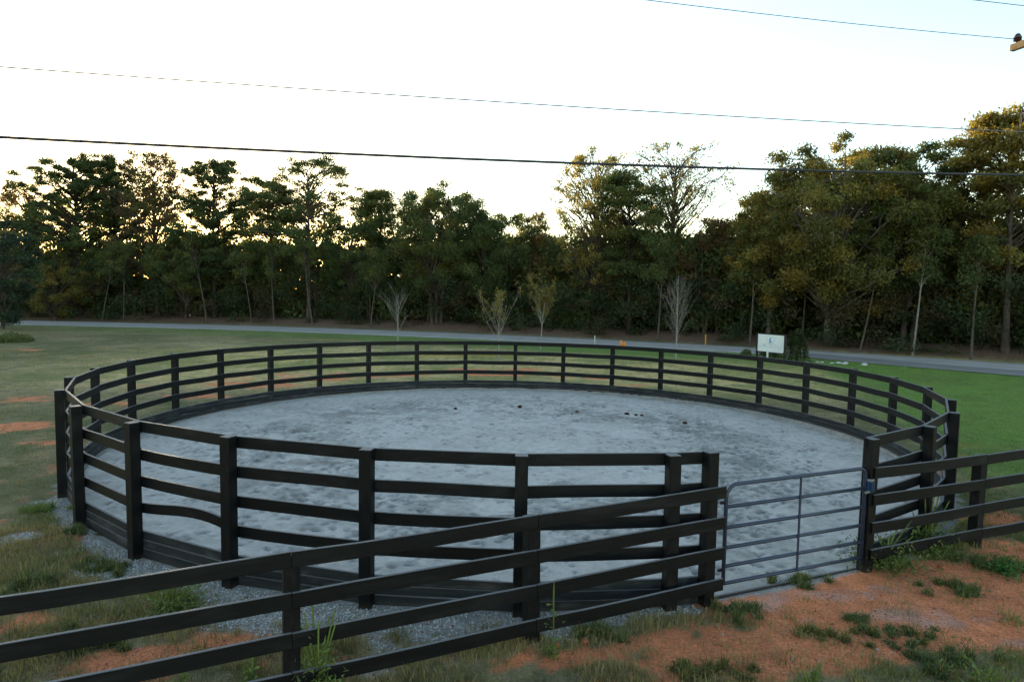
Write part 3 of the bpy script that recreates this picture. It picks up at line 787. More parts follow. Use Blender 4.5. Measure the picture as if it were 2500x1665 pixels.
# (px, top, half width px, extra depth, name, kind, base, alt, altfrac, bark, leaf, dens, clear, trunks, label)
TREES = [
 (78, 448, 62, 6, 'rust_tree', 'airy', OLIVE, RUST, 0.55, 'bark', .13, 1.5, .30, 1, 'loose rust-tinged tree beside the far left cedar'),
 (192, 384, 92, 1.5, 'pine_tree', 'pine', DARK, GREEN, 0.4, 'bark_dark', .16, 1.35, .30, 1, 'broad dark pine with layered boughs, leftmost tall pine of the woods'),
 (288, 382, 68, 3.5, 'pine_tree', 'pine', DARK, OLIVE, 0.3, 'bark_dark', .16, 1.1, .32, 1, 'narrow pine touching the right side of the leftmost broad pine'),
 (385, 376, 72, 2.5, 'thinning_tree', 'airy', BROWN, OLIVE, 0.5, 'bark', .12, 1.7, .33, 1, 'thinning brownish tree between two pines at left'),
 (527, 388, 72, 1.0, 'pine_tree', 'pine', DARK, GREEN, 0.45, 'bark_dark', .16, 1.2, .36, 1, 'upright pine standing alone against the white sky at left'),
 (138, 640, 62, -1.0, 'yellow_tree', 'oak', YEL * 0.75, OLIVE, 0.5, 'bark', .12, 0.7, .10, 1, 'low yellow-leaved tree beside the cedar at left'),  # yellow of the low sunlight put into the leaf colour
 (455, 560, 62, 0.5, 'leafy_tree', 'oak', GREEN, OLIVE, 0.4, 'bark', .12, 1.0, .30, 1, 'lower leafy tree filling the gap left of the upright pine'),
 (752, 376, 108, 1.5, 'layered_tree', 'umbrella', GREEN, OLIVE, 0.3, 'bark', .12, 0.9, .45, 1, 'tall tree with flat spreading layers, highest of the left half'),
 (662, 440, 70, 3.0, 'layered_tree', 'umbrella', GREEN, OLIVE, 0.25, 'bark', .12, 1.3, .34, 1, 'dense rounded tree just left of the tall layered tree'),
 (855, 505, 62, 2.0, 'leafy_tree', 'oak', GREEN, DARK, 0.3, 'bark', .12, 0.9, .26, 1, 'mid-height leafy tree right of the tall layered tree'),
 (932, 462, 46, 3.0, 'flat_topped_tree', 'umbrella', GREEN, OLIVE, 0.2, 'bark', .12, 0.9, .38, 1, 'slim flat-topped tree left of the broad centre tree'),
 (1068, 432, 88, 1.5, 'broad_tree', 'oak', GREEN, OLIVE, 0.45, 'bark', .12, 0.85, .28, 3, 'broad green tree on several grey trunks near the centre'),
 (1185, 508, 84, 2.5, 'broad_tree', 'oak', GREEN, DARK, 0.3, 'bark', .12, 0.95, .24, 1, 'round green tree on the right shoulder of the broad centre tree'),
 (1300, 526, 52, 5.0, 'rust_tree', 'airy', OLIVE, RUST, 0.45, 'bark', .12, 1.8, .28, 1, 'small brownish tree in the dip right of centre'),
 (1452, 378, 104, 2.5, 'yellowing_tree', 'airy', OLIVE, YEL, 0.75, 'bark', .13, 0.85, .34, 1, 'open-branched yellowing tree under the cable right of centre'),
 (1532, 425, 74, 0.5, 'leafy_tree', 'umbrella', GREEN, OLIVE, 0.25, 'bark_dark', .12, 1.1, .36, 1, 'dark green tree standing before the two sparse yellowing trees'),
 (1640, 350, 108, 3.5, 'sparse_tree', 'airy', OLIVE, YEL, 0.35, 'bark', .12, 0.55, .34, 1, 'tall sparse tree with thin leaves, tallest right of centre'),
 (1752, 540, 60, 3.0, 'rust_tree', 'airy', OLIVE, RUST, 0.6, 'bark', .13, 1.6, .24, 1, 'low rusty tree left of the big oak'),
 (1880, 458, 78, 0.0, 'oak_tree', 'oak', OLIVE, YEL, 0.5, 'bark', .13, 0.9, .26, 1, 'yellow-green oak leaning out left of the big oak'),
 (2030, 332, 165, 1.2, 'oak_tree', 'oak', OLIVE, YEL, 0.35, 'bark_pale', .14, 0.85, .22, 2, 'biggest oak with a twin pale trunk behind the sign'),
 (2205, 372, 98, 1.0, 'oak_tree', 'oak', GREEN, OLIVE, 0.35, 'bark', .13, 0.9, .24, 1, 'dark oak merging with the right side of the biggest oak'),
 (2335, 392, 78, 2.5, 'loose_tree', 'airy', OLIVE, YEL, 0.45, 'bark_dark', .13, 1.5, .26, 1, 'loose olive tree with sky gaps between the oaks at right'),
 (2452, 282, 112, 0.5, 'golden_tree', 'umbrella', OLIVE, YEL, 0.6, 'bark', .14, 1.15, .26, 1, 'tall golden-lit tree at the right edge'),
]
nl_total = 0
for i, (px, top, hw_, ex, nm_, kind, bc, ac, af, bark, leaf, dens, clear, trunks, lab) in enumerate(TREES):
    base, h, w = tree_at(px, top, hw_, ex); w *= 1.55 if kind == 'pine' else 1.35
    _, n_ = make_tree(nm_, lab, 'tree', base, h, w, kind, bc, ac, af, M[bark], 100 + i, leaf, dens, clear=clear * 0.75, trunks=trunks, trunk_r=(0.34 if i == 19 else None), group='trees along the far side of the road')
    nl_total += n_
SLENDER = [(252, 600, 0.0, 0.6, 'slender leaning trunk under the leftmost broad pine'), (302, 590, 0.3, 0.0, 'thin upright grey trunk under the narrow pine'), (503, 570, 0.0, -0.7, 'slender grey trunk leaning beneath the upright pine'), (612, 600, 0.4, -0.4, 'thin trunk between the upright pine and the layered trees'), (668, 600, 0.2, 0.0, 'slender trunk under the dense rounded tree'), (765, 580, 0.0, -0.5, 'slender pale trunk below the tall layered tree'), (908, 610, 0.0, 0.3, 'crooked slender trunk behind the leftmost bare sapling'), (1610, 590, 0.0, 0.0, 'thin dark trunk left of the bare white sapling'), (1832, 590, 0.0, 0.0, 'thin trunk behind the white sign'), (2098, 560, 0.0, 0.7, 'leaning brown trunk right of the twin pale trunk'), (2226, 560, 0.0, 0.4, 'slender whitish trunk under the dark oak at right'), (2372, 580, 0.0, 0.2, 'thin trunk left of the golden tree at right')]
for i, (px, top, ex, ln, lab) in enumerate(SLENDER):
    base, h, w = tree_at(px, top, 34, -1.6 + ex)
    make_tree('slender_tree', lab, 'tree', base, h, w, 'slender', GREEN, OLIVE, 0.4, M['bark_pale' if i == 10 else 'bark'], 300 + i, 0.11, 1.6, trunk_r=0.07 + 0.01 * (i % 3), lean=(ln * 2.0, 0), clear=0.62, group='slender trees at the edge of the woods')

# cedar at the left edge, on this side of the road
cp = at_y(8, 780, 55.5)
make_tree('cedar_tree', 'dark bluish cedar cut off by the left edge above the road', 'tree', (cp[0] , 55.5, 0), 8.6, 3.0, 'oak', BLUEG, DARK, 0.3, M['bark'], 401, 0.11, 1.0, clear=0.02)

# ------------------------------------------------------------------ woods behind the front trees, undergrowth on the bank
wr = np.random.default_rng(55)
def scatter_blobs(n, px_rng, ex_rng, z_rng, rad_rng, per, hi_fn=None):
    P = []; I = []; k = 0
    for i in range(n):
        px = wr.uniform(*px_rng); Y = base_depth(px) + wr.uniform(*ex_rng)
        X = at_y(px, 800, Y)[0]
        hi = z_rng[1] if hi_fn is None else hi_fn(px, Y)
        z = 0.6 + wr.uniform(z_rng[0], max(hi, z_rng[0] + 0.3))
        rad = wr.uniform(*rad_rng) * (0.8 if z > 8 else 1.0)
        m_ = int(per * (rad / np.mean(rad_rng)) ** 1.7 * (0.95 if z > 8 else 1.0))
        d = wr.normal(size=(m_, 3)); d /= np.linalg.norm(d, axis=1, keepdims=True)
        d *= wr.random((m_, 1)) ** 0.4 * rad; d[:, 2] *= 0.75
        d += np.array([X, Y, z]); d[:, 2] = np.maximum(d[:, 2], 0.35)
        P.append(d); I.append(np.full(m_, k)); k += 1
    return np.vstack(P), np.concatenate(I)
SKY_X = [-1200, -200, 0, 80, 120, 200, 300, 400, 430, 470, 520, 570, 620, 680, 760, 820, 870, 930, 1000, 1060, 1150, 1220, 1330, 1400, 1480, 1600, 1700, 1790, 1830, 1900, 2000, 2130, 2250, 2330, 2400, 2500, 2900]
SKY_Y = [500, 500, 520, 520, 455, 435, 435, 440, 485, 500, 455, 500, 490, 465, 450, 480, 530, 510, 510, 480, 510, 550, 580, 565, 540, 550, 565, 575, 545, 455, 405, 405, 435, 475, 410, 390, 400]
def whi(px, Y):
    return at_y(px, float(np.interp(px, SKY_X, SKY_Y)) + 18, Y)[2] - 0.6
P1, I1 = scatter_blobs(2100, (-1000, 2850), (1.5, 11), (0.2, 9), (0.8, 2.0), 150, whi)
Pb, Ib = scatter_blobs(1300, (-1100, 2850), (7, 19), (0.0, 7.6), (1.3, 2.5), 90)
S1 = np.concatenate([np.full(len(P1), 0.18), np.full(len(Pb), 0.42)])
P1 = np.vstack([P1, Pb]); I1 = np.concatenate([I1, Ib + I1.max() + 1])
C1 = leaf_cols(len(P1), I1, GREEN * 0.95, RUST * 0.5 + OLIVE * 0.6, 0.25, wr)
tag(link('woods', leaf_mesh('woods', P1, S1, C1, wr), M['leaf']), 'dense green mass of woods behind the front row of trees', 'woods', kind='stuff')
P2, I2 = scatter_blobs(800, (-600, 2750), (-1.6, 2.8), (-0.4, 4.2), (0.4, 1.3), 120)
C2 = leaf_cols(len(P2), I2, DARK * 0.75, BROWN * 0.8, 0.3, wr)  # low light at the foot of the woods put into darker leaf colour
tag(link('undergrowth', leaf_mesh('undergrowth', P2, 0.10, C2, wr), M['leaf']), 'green brush and vines growing along the foot of the woods', 'undergrowth', kind='stuff')
# bare stems inside the woods
bag = Bag()
for i in range(110):
    px = wr.uniform(-200, 2700); Y = base_depth(px) + wr.uniform(1.0, 9)
    X = at_y(px, 800, Y)[0]; hh = wr.uniform(6, 11); r0 = wr.uniform(0.05, 0.14)
    lx = wr.normal(0, 0.6)
    bag.tube(np.array([[X, Y, 0.1], [X + lx * 0.3, Y, hh * 0.4], [X + lx, Y, hh]]), [r0, r0 * 0.8, r0 * 0.4], 6)
tag(link('woods_stems', bag.mesh('woods_stems'), M['bark']), 'thin bare stems crowded inside the dark woods', 'woods', kind='stuff')

# ------------------------------------------------------------------ young planted trees on the verge
def sapling(label, px, base_py, top_py, halfpx, kind, leaves, seed):
    g = on_ground(px, base_py); Y = g[1]
    h = at_y(px, top_py, Y)[2]; w = 0.8 * halfpx * Y / F_PX
    r_ = np.random.default_rng(seed)
    root = thing('sapling', label, 'sapling', (g[0], Y, float(gz(g[0], Y)[0]) - 0.02), 'young trees planted on the verge')
    bag = Bag(); tips = []
    fork = 0.34 * h if kind == 'vase' else 0.9 * h
    tr = 0.022 + 0.003 * h
    def grow(p, d, L, r, depth):
        n = 5; pts = [p]; dd = d.copy()
        for i in range(n):
            dd = dd + r_.normal(0, 0.07, 3) + np.array([0, 0, 0.06]); dd /= np.linalg.norm(dd)
            pts.append(pts[-1] + dd * L / n)
        pts = np.array(pts)
        bag.tube(pts, np.linspace(r, r * 0.45, n + 1), 5 if depth < 2 else 3)
        if depth >= 3:
            tips.extend(pts[2:]); return
        for k in range(int(r_.integers(2, 5))):
            i = int(r_.integers(1, n + 1)); an = r_.random() * 6.283
            side = np.array([math.cos(an), math.sin(an), 0])
            nd = dd * 0.85 + side * r_.uniform(0.3, 0.6); nd /= np.linalg.norm(nd)
            grow(pts[i], nd, L * r_.uniform(0.42, 0.62), r * 0.5, depth + 1)
        tips.append(pts[-1])
    if kind == 'vase':
        lx, ly = r_.normal(0, 0.05, 2)
        ld = np.array([[0, 0, -0.1], [0.01, 0, fork * 0.6], [lx * 0.4, ly * 0.4, fork], [lx, ly, h * 0.55], [lx * 2.2, ly * 2.2, h * 0.86]])
        bag.tube(ld, [tr * 1.2, tr, tr * 0.9, tr * 0.55, tr * 0.2], 8)
        for k in range(11):
            s_ = r_.uniform(0.0, 1.0); z = fork * 0.85 + (h * 0.80 - fork * 0.85) * s_
            an = 2.4 * k + r_.normal(0, 0.35)
            sp = (0.75 - 0.35 * s_) * r_.uniform(0.7, 1.25)
            d = np.array([math.cos(an) * sp, math.sin(an) * sp, 1.0]); d /= np.linalg.norm(d)
            b0_ = np.array([np.interp(z, ld[:, 2], ld[:, 0]), np.interp(z, ld[:, 2], ld[:, 1]), z])
            Ln = min((h * r_.uniform(0.86, 1.0) - z) / d[2], w * r_.uniform(0.9, 1.25) / max(0.2, math.hypot(d[0], d[1])))
            grow(b0_, d, Ln, tr * 0.42 * (1 - 0.4 * s_), 1)
    else:
        bag.tube(np.array([[0, 0, -0.1], [0.01, 0, h * 0.3], [-0.01, 0.02, h * 0.65], [0.0, 0, h]]), [tr * 1.3, tr, tr * 0.55, 0.006], 8)
        for k in range(46):
            s = k / 45; z = h * (0.22 + 0.70 * s); an = k * 2.4 + r_.normal(0, 0.2)
            L = w * (1.15 - 0.55 * s) * math.sin(math.pi * min(1, 0.30 + 0.62 * s)) * 2.3
            d = np.array([math.cos(an) * 0.55, math.sin(an) * 0.55, 0.95]); d /= np.linalg.norm(d)
            grow(np.array([0, 0, z]), d, L, tr * 0.26 * (1 - 0.6 * s), 2)
    link('trunk', bag.mesh('trunk'), M['twig'], root)
    if leaves:
        T = np.array(tips); n = int(leaves)
        pick = T[r_.integers(0, len(T), n)] + r_.normal(0, 0.07, (n, 3))
        col = np.where(r_.random((n, 1)) < 0.65, YEL * 0.65 + RUST * 0.3, OLIVE * 1.1) * r_.uniform(0.6, 1.2, (n, 1))
        link('crown', leaf_mesh('crown', pick, 0.06, col, r_), M['leaf'], root)
    return root
sapling('leafless reddish sapling, leftmost of the four on the verge', 971, 856, 712, 38, 'vase', 0, 11)
sapling('sapling with a few yellow leaves and low forking stems, second from left', 1217, 880, 728, 46, 'vase', 700, 12)
sapling('sapling with the fullest yellow-brown leaves, third from left', 1320, 854, 712, 46, 'vase', 2200, 13)
sapling('tallest bare pale sapling with an upright oval crown', 1650, 876, 668, 42, 'oval', 0, 14)

# ------------------------------------------------------------------ sign beside the driveway
SL = np.array(at_y(1849, 856, 41.0)); SR_ = np.array(at_y(1914.5, 863, 39.2))
ztop_l = at_y(1849, 815, 41.0)[2]
sdv = SR_[:2] - SL[:2]; sw = np.linalg.norm(sdv); sang = math.atan2(sdv[1], sdv[0]); sh = ztop_l - SL[2]; sb = (SL[2] + SR_[2]) / 2
sign = thing('roadside_sign', 'white rectangular sign with a blue emblem on black posts by the evergreen', 'sign', (SL[0], SL[1], 0))
sign.rotation_euler = (0, 0, sang)
pan = box_obj('panel', (sw - 0.06, 0.04, sh), M['sign_white'], sign, (sw / 2, 0, sb + sh / 2), 0, 0.004)
for x in (-0.03, sw + 0.03):
    box_obj('post', (0.10, 0.10, sb + sh + 0.18), M['sign_black'], sign, (x, 0.0, (sb + sh + 0.06) / 2 - 0.05), 0)
for z in (sb - 0.03, sb + sh + 0.03):
    box_obj('frame_rail', (sw, 0.06, 0.055), M['sign_black'], sign, (sw / 2, 0.003, z), 0)
def flat_strip(name, pts, wd, mat, parent, y=-0.0235):
    pts = np.asarray(pts, float); T = np.gradient(pts, axis=0); T /= np.linalg.norm(T, axis=1, keepdims=True)
    Nn = np.c_[-T[:, 1], T[:, 0]]; wd = np.broadcast_to(np.asarray(wd, float), (len(pts),))[:, None]
    A = pts + Nn * wd / 2; B = pts - Nn * wd / 2; n = len(pts)
    V = np.vstack([np.c_[A[:, 0], np.full(n, y), A[:, 1]], np.c_[B[:, 0], np.full(n, y), B[:, 1]]])
    k = np.arange(n - 1)
    return link(name, mesh_np(name, V, np.stack([k, k + n, k + n + 1, k + 1], -1), 4), mat, parent)
ex, ez = 0.0 * sw, sh * 0.18
t = np.linspace(0, 2 * math.pi, 40)
hx = 16 * np.sin(t) ** 3; hz = 13 * np.cos(t) - 5 * np.cos(2 * t) - 2 * np.cos(3 * t) - np.cos(4 * t)
flat_strip('emblem_outline', np.c_[ex + hx / 16 * sw * 0.155, ez + hz / 16 * sh * 0.30], 0.022, M['sign_pale'], pan)
flat_strip('emblem_figure', np.array([(ex - 0.06, ez - 0.16), (ex - 0.07, ez - 0.05), (ex - 0.045, ez + 0.06), (ex - 0.01, ez + 0.15)]), [0.05, 0.10, 0.12, 0.05], M['sign_blue'], pan)
flat_strip('emblem_figure', np.array([(ex - 0.05, ez - 0.13), (ex + 0.03, ez - 0.09), (ex + 0.09, ez - 0.06)]), [0.07, 0.08, 0.02], M['sign_blue'], pan, -0.0245)
tt = np.linspace(-1, 1, 24)
flat_strip('hill_line', np.c_[ex + tt * sw * 0.25, ez - 0.19 - 0.16 * tt ** 2 + 0.02 * np.sin(9 * tt)], 0.020, M['sign_grey'], pan)
flat_strip('dot', np.array([(ex - 0.27 * sw, ez - 0.28), (ex - 0.27 * sw + 0.09, ez - 0.28)]), 0.09, M['sign_grey'], pan)
lr = np.random.default_rng(4)
for k in range(17):     # the lettering is too blurred in the photograph to read: a row of faint strokes
    x = -0.40 * sw + k * 0.80 * sw / 16 + lr.normal(0, 0.008); hh = 0.12 if k in (0, 9) else lr.uniform(0.05, 0.10)
    flat_strip('lettering_stroke', np.array([(x, -sh * 0.245), (x, -sh * 0.245 + hh)]), 0.035, M['sign_pale'], pan)
wp = box_obj('white_stake', (0.09, 0.09, 0.55), M['white_post'], None, (*at_y(1873.5, 866, 39.3)[:2], 0.27))
tag(wp, 'short white post standing under the white sign', 'post')

def mound(name, label, cat, loc, rx, h, n, leaf, base_col, alt, af, seed, cone=False, group=None):
    r_ = np.random.default_rng(seed)
    root = thing(name, label, cat, loc, group)
    k = 26; cs = []
    d = r_.normal(size=(n, 3)); d /= np.linalg.norm(d, axis=1, keepdims=True); d[:, 2] = np.abs(d[:, 2])
    if cone:
        s = r_.random(n) ** 0.8; an = r_.random(n) * 6.283
        rad = rx * (1 - s) ** 0.55 * (0.55 + 0.45 * r_.random(n)) * (0.9 + 0.2 * np.sin(5 * an))
        P = np.c_[np.cos(an) * rad, np.sin(an) * rad, h * s + 0.03]
    else:
        rad = (r_.random((n, 1)) ** 0.4) * (0.8 + 0.4 * vnoise(d[:, 0] * 3, d[:, 1] * 3, seed)[:, None])
        P = d * rad * np.array([rx, rx, h])
    I = (vnoise(P[:, 0] * 4 / rx, P[:, 2] * 4 / rx, seed) * 12).astype(int)
    col = leaf_cols(n, I, base_col, alt, af, r_)
    link('foliage', leaf_mesh('foliage', P, leaf, col, r_), M['leaf'], root)
    bag = Bag()
    for _ in range(9):
        an = r_.random() * 6.283; e = np.array([math.cos(an) * rx * 0.6, math.sin(an) * rx * 0.6, h * r_.uniform(0.5, 0.9)])
        bag.tube(np.array([[0, 0, -0.03], e * 0.5 + [0, 0, 0.1 * h], e]), [0.012 + 0.01 * h, 0.008 + 0.006 * h, 0.003], 4)
    link('stems', bag.mesh('stems'), M['bark_dark'], root)
    return root
g = on_ground(1945, 884); mound('evergreen_shrub', 'cone-shaped dark evergreen shrub right of the white sign', 'shrub', (g[0], g[1], 0), 0.80, at_y(1945, 803, g[1])[2], 5200, 0.045, np.array([0.022, 0.045, 0.016]), OLIVE * 0.7, 0.25, 61, True)
for px, py, rx, h, lab, sd_ in ((1866, 868, 0.36, 0.5, 'small dark shrub under the left half of the sign', 62), (1893, 870, 0.45, 0.75, 'small green shrub in front of the right half of the sign', 63), (1822, 862, 0.35, 0.35, 'low weedy shrub at the road edge left of the sign', 64)):
    g = on_ground(px, py + 4); mound('small_shrub', lab, 'shrub', (g[0], g[1], 0), rx, h, 700, 0.045, GREEN, OLIVE, 0.3, sd_)
g = on_ground(22, 835); mound('wild_shrub', 'low dark green shrub on the grass at the left edge', 'shrub', (g[0], g[1], 0), 1.5, 0.55, 2200, 0.06, GREEN, OLIVE, 0.35, 65)

# ------------------------------------------------------------------ small markers and stones
def rock(name, label, loc, r, mat, seed, flat=0.6, group=None, cat='stone'):
    r_ = np.random.default_rng(seed)
    bm = bmesh.new(); bmesh.ops.create_icosphere(bm, subdivisions=2, radius=1.0)
    ph = r_.random(6) * 6
    for v in bm.verts:
        k = 1 + 0.18 * math.sin(3 * v.co.x + ph[0]) * math.cos(2.5 * v.co.y + ph[1]) + 0.12 * math.sin(5 * v.co.z + ph[2] + 2 * v.co.x)
        v.co = Vector((v.co.x * k * r * r_.uniform(0.93, 1.07), v.co.y * k * r * 0.8, v.co.z * k * r * flat))
    me = bpy.data.meshes.new(name); bm.to_mesh(me); bm.free()
    o = link(name, me, mat); o.location = loc; o.rotation_euler = (r_.normal(0, 0.15), r_.normal(0, 0.15), r_.random() * 6)
    return tag(o, label, cat, group)
for i, (px, py, r, where) in enumerate(((1995, 886, .20, 'first from the evergreen shrub'), (2006, 886, .14, 'second from the evergreen shrub'), (2031, 888, .16, 'third from the evergreen shrub'), (2048, 888, .24, 'fourth from the evergreen shrub'), (2062, 889, .26, 'fifth from the evergreen shrub'), (2110, 892, .27, 'farthest from the evergreen shrub'))):
    g = on_ground(px, py); rock('white_stone', 'white stone on the lawn edge by the driveway, ' + where, (g[0], g[1], 0.03), r * 0.75, M['white_rock'], 70 + i, 0.4, 'white stones along the driveway')
for i, (px, py, r, lab) in enumerate(((1357, 1578, .050, 'red brick-like stone at the foot of the near fence post'), (1428, 1572, .055, 'rounded red stone a step right of the near fence post'), (2300, 1388, .06, 'reddish flat stone in the weeds below the right fence'), (2208, 1593, .035, 'small pale orange stone in the foreground weeds'))):
    g = on_ground(px, py); rock('red_stone', lab, (g[0], g[1], float(gz(g[0], g[1])[0]) + 0.02), r, M['red_rock'], 80 + i, 0.7)
for i, (px, py, r, lab) in enumerate(((1112, 996, .085, 'brown dung clod on the sand, leftmost'), (1269, 992, .12, 'dark brown dung clod on the sand, second from left'), (1409, 1002, .10, 'dung clod on the sand, third from left'), (1531, 1006, .12, 'reddish dung clod at the left end of a crumbled trail'), (1553, 1009, .08, 'flat crumbled dung in the middle of the trail'), (1567, 1010, .08, 'dung crumb at the right end of the trail'), (1672, 1029, .10, 'black dung clod on the sand, rightmost'))):
    g = on_ground(px, py); rock('dung_clod', lab, (g[0], g[1], sand_z(g[0], g[1]) + 0.015), r * 0.72, M['dung'], 90 + i, 0.55, cat='dung')
g = at_y(1452, 838, 48.6); st = tube_obj('white_stake', [(0, 0, -0.05), (0, 0, 0.35), (0, 0, 0.66)], [0.028, 0.028, 0.026], M['white_post']); st.location = (g[0], g[1], 0)
tag(st, 'thin white stake standing at the near edge of the road', 'stake')
g = at_y(1722, 843, 50.2); g0 = float(gz(g[0], g[1])[0]); st = box_obj('orange_stake', (0.10, 0.06, 0.85), M['orange_post'], None, (g[0], g[1], g0 + 0.38)); tag(st, 'faded orange stake across the road left of the sign', 'stake')
g = at_y(1521, 843, 47.6)
om = thing('road_marker', 'bright orange two-humped marker lying at the road edge', 'marker', (g[0], g[1], 0))
for dx, hh, r in ((-0.12, 0.44, 0.10), (0.10, 0.33, 0.09)):
    tube_obj('hump', [(dx, 0, -0.02), (dx * 1.1, 0, hh * 0.4), (dx * 1.15, 0.02, hh * 0.8), (dx * 1.1, 0.02, hh)], [r * 1.2, r, r * 0.8, r * 0.35], M['orange'], om, 10)
tube_obj('strap', [(-0.15, 0, 0.12), (0, -0.03, 0.14), (0.14, 0, 0.12)], 0.05, M['orange'], om, 8)

# ------------------------------------------------------------------ overhead wires and the pole just outside the right edge
TIP = at_y(2470, 116, 12.2)
wd = np.array([7.0, 1.7]); wd /= np.linalg.norm(wd); wnm = np.array([wd[1], -wd[0]])   # along the wires; towards the camera
def plane_hit(px, py, P0):
    d = ray(px, py); nrm = np.array([-wd[1], wd[0], 0.0])
    s = (np.array([P0[0], P0[1], 0]) @ nrm) / (d @ nrm)
    p = d * s; return np.array([p[0], p[1], p[2] + CAM_H])
def wire(label, pix, P0, rad, mat, s_end, s0=None):
    pts = np.array([plane_hit(x, y, P0) for x, y in pix])
    s = (pts[:, :2] - P0[:2]) @ wd
    co = np.polyfit(s, pts[:, 2], 2 if len(pix) > 2 else 1)
    if len(pix) == 2:
        co = np.array([0.0008, co[0], co[1]]); co[1] -= 0.0008 * (s[0] + s[1]); co[2] += 0.0008 * s[0] * s[1]
    a = s0 if s0 is not None else max(s)
    ss_ = np.linspace(a, s_end, 70)
    L = np.c_[P0[0] + wd[0] * ss_, P0[1] + wd[1] * ss_, np.polyval(co, ss_)]
    o = tube_obj('overhead_wire', L, rad, mat, None, 6)
    return tag(o, label, 'wire', 'overhead wires crossing the sky')
armL = 2.2
pole_xy = TIP[:2] + wnm * 1.15 - wd * 0.0
P_c = np.array([*(TIP[:2] + wnm * 0.10), 0]); P_d = np.array([*(TIP[:2] + wnm * 0.85), 0]); P_low = np.array([*(pole_xy - wd * 0.0 - wnm * 0.3), 0])
wire('thick dark cable, lowest of the wires, sagging in front of the trees', [(0, 335), (600, 366), (1250, 393), (2000, 417), (2500, 428)], P_low, 0.017, M['wire'], -45, 3.0)
wire('pale thin wire across the middle of the sky, second lowest', [(0, 164), (900, 228), (1700, 280), (2380, 317)], P_low, 0.0075, M['wire_alu'], -45, 3.0)
wire('thin wire running up left from the brown insulator', [(1570, 0), (2000, 50), (2462, 95)], P_c, 0.006, M['wire_alu'], -45, 0.05)
wire('short stretch of wire in the top right corner of the sky', [(2370, 0), (2500, 15)], P_d, 0.006, M['wire_alu'], -45, 1.0)
pole = thing('utility_pole', 'wooden utility pole whose tan crossarm tip shows at the right edge', 'utility pole', (pole_xy[0], pole_xy[1], 0))
tube_obj('pole', [(0.14, 0.05, -0.1), (0.14, 0.05, 4), (0.14, 0.05, TIP[2] + 0.7)], [0.17, 0.15, 0.12], M['pole'], pole, 14)
arot = math.atan2(wnm[1], wnm[0])
for off, dz, sh_ in ((0.0, 0.0, 0.0), (0.26, -0.02, 0.05)):
    c = TIP[:2] + wnm * (armL / 2 + sh_) + wd * off - pole_xy
    box_obj('crossarm', (armL, 0.09, 0.115), M['arm'], pole, (c[0], c[1], TIP[2] - 0.02 + dz), arot, 0.008)
for d in (0.10, 0.85, 1.9):
    c = TIP[:2] + wnm * d + wd * 0.0 - pole_xy
    zc = TIP[2] + 0.04
    ins = tube_obj('insulator', [(c[0], c[1], zc + z) for z in (0, 0.03, 0.035, 0.07, 0.075, 0.115, 0.15)], [0.02, 0.03, 0.065, 0.055, 0.07, 0.05, 0.03], M['insulator'], pole, 12)
b_ = at_y(2498, 254, 12.6) - np.array([pole_xy[0], pole_xy[1], 0])
tube_obj('spool_insulator', [(b_[0] - 0.01, b_[1], b_[2] + 0.03), (b_[0], b_[1], b_[2]), (b_[0] + 0.08, b_[1] - 0.1, b_[2])], 0.028, M['porcelain'], pole, 10)
tube_obj('bracket', [(b_[0] + 0.06, b_[1] - 0.07, b_[2]), (0.14, 0.05, b_[2] + 0.02)], 0.02, M['rust'], pole, 8)
for dx in (-0.055, -0.015):
    tube_obj('drop_wire', [(b_[0], b_[1], b_[2]), (b_[0] + dx * 0.6, b_[1], b_[2] - 0.3), (b_[0] + dx, b_[1], b_[2] - 0.62)], 0.006, M['wire'], pole, 5)

# ------------------------------------------------------------------ grass, weeds, gravel
gr = np.random.default_rng(99)
def blades(P, H, lean, wid, col, r_):
    """tapered bent blades, 5 vertices each"""
    n = len(P)
    an = r_.random(n) * 6.283; la = r_.random(n) * 6.283
    side = np.c_[np.cos(an), np.sin(an), np.zeros(n)] * (wid / 2)[:, None]
    ld = np.c_[np.cos(la), np.sin(la), np.zeros(n)] * (lean * H)[:, None]
    mid = P + ld * 0.35 + np.c_[np.zeros((n, 2)), H * 0.6]
    tip = P + ld + np.c_[np.zeros((n, 2)), H * (1 - 0.35 * np.minimum(lean, 1))]
    V = np.stack([P - side, P + side, mid + side * 0.8, mid - side * 0.8, tip], 1).reshape(-1, 3)
    b = np.arange(n)[:, None] * 5
    T = np.concatenate([b + [0, 1, 2], b + [0, 2, 3], b + [3, 2, 4]], 1).reshape(-1, 3)
    return V, T, np.repeat(col, 5, axis=0)
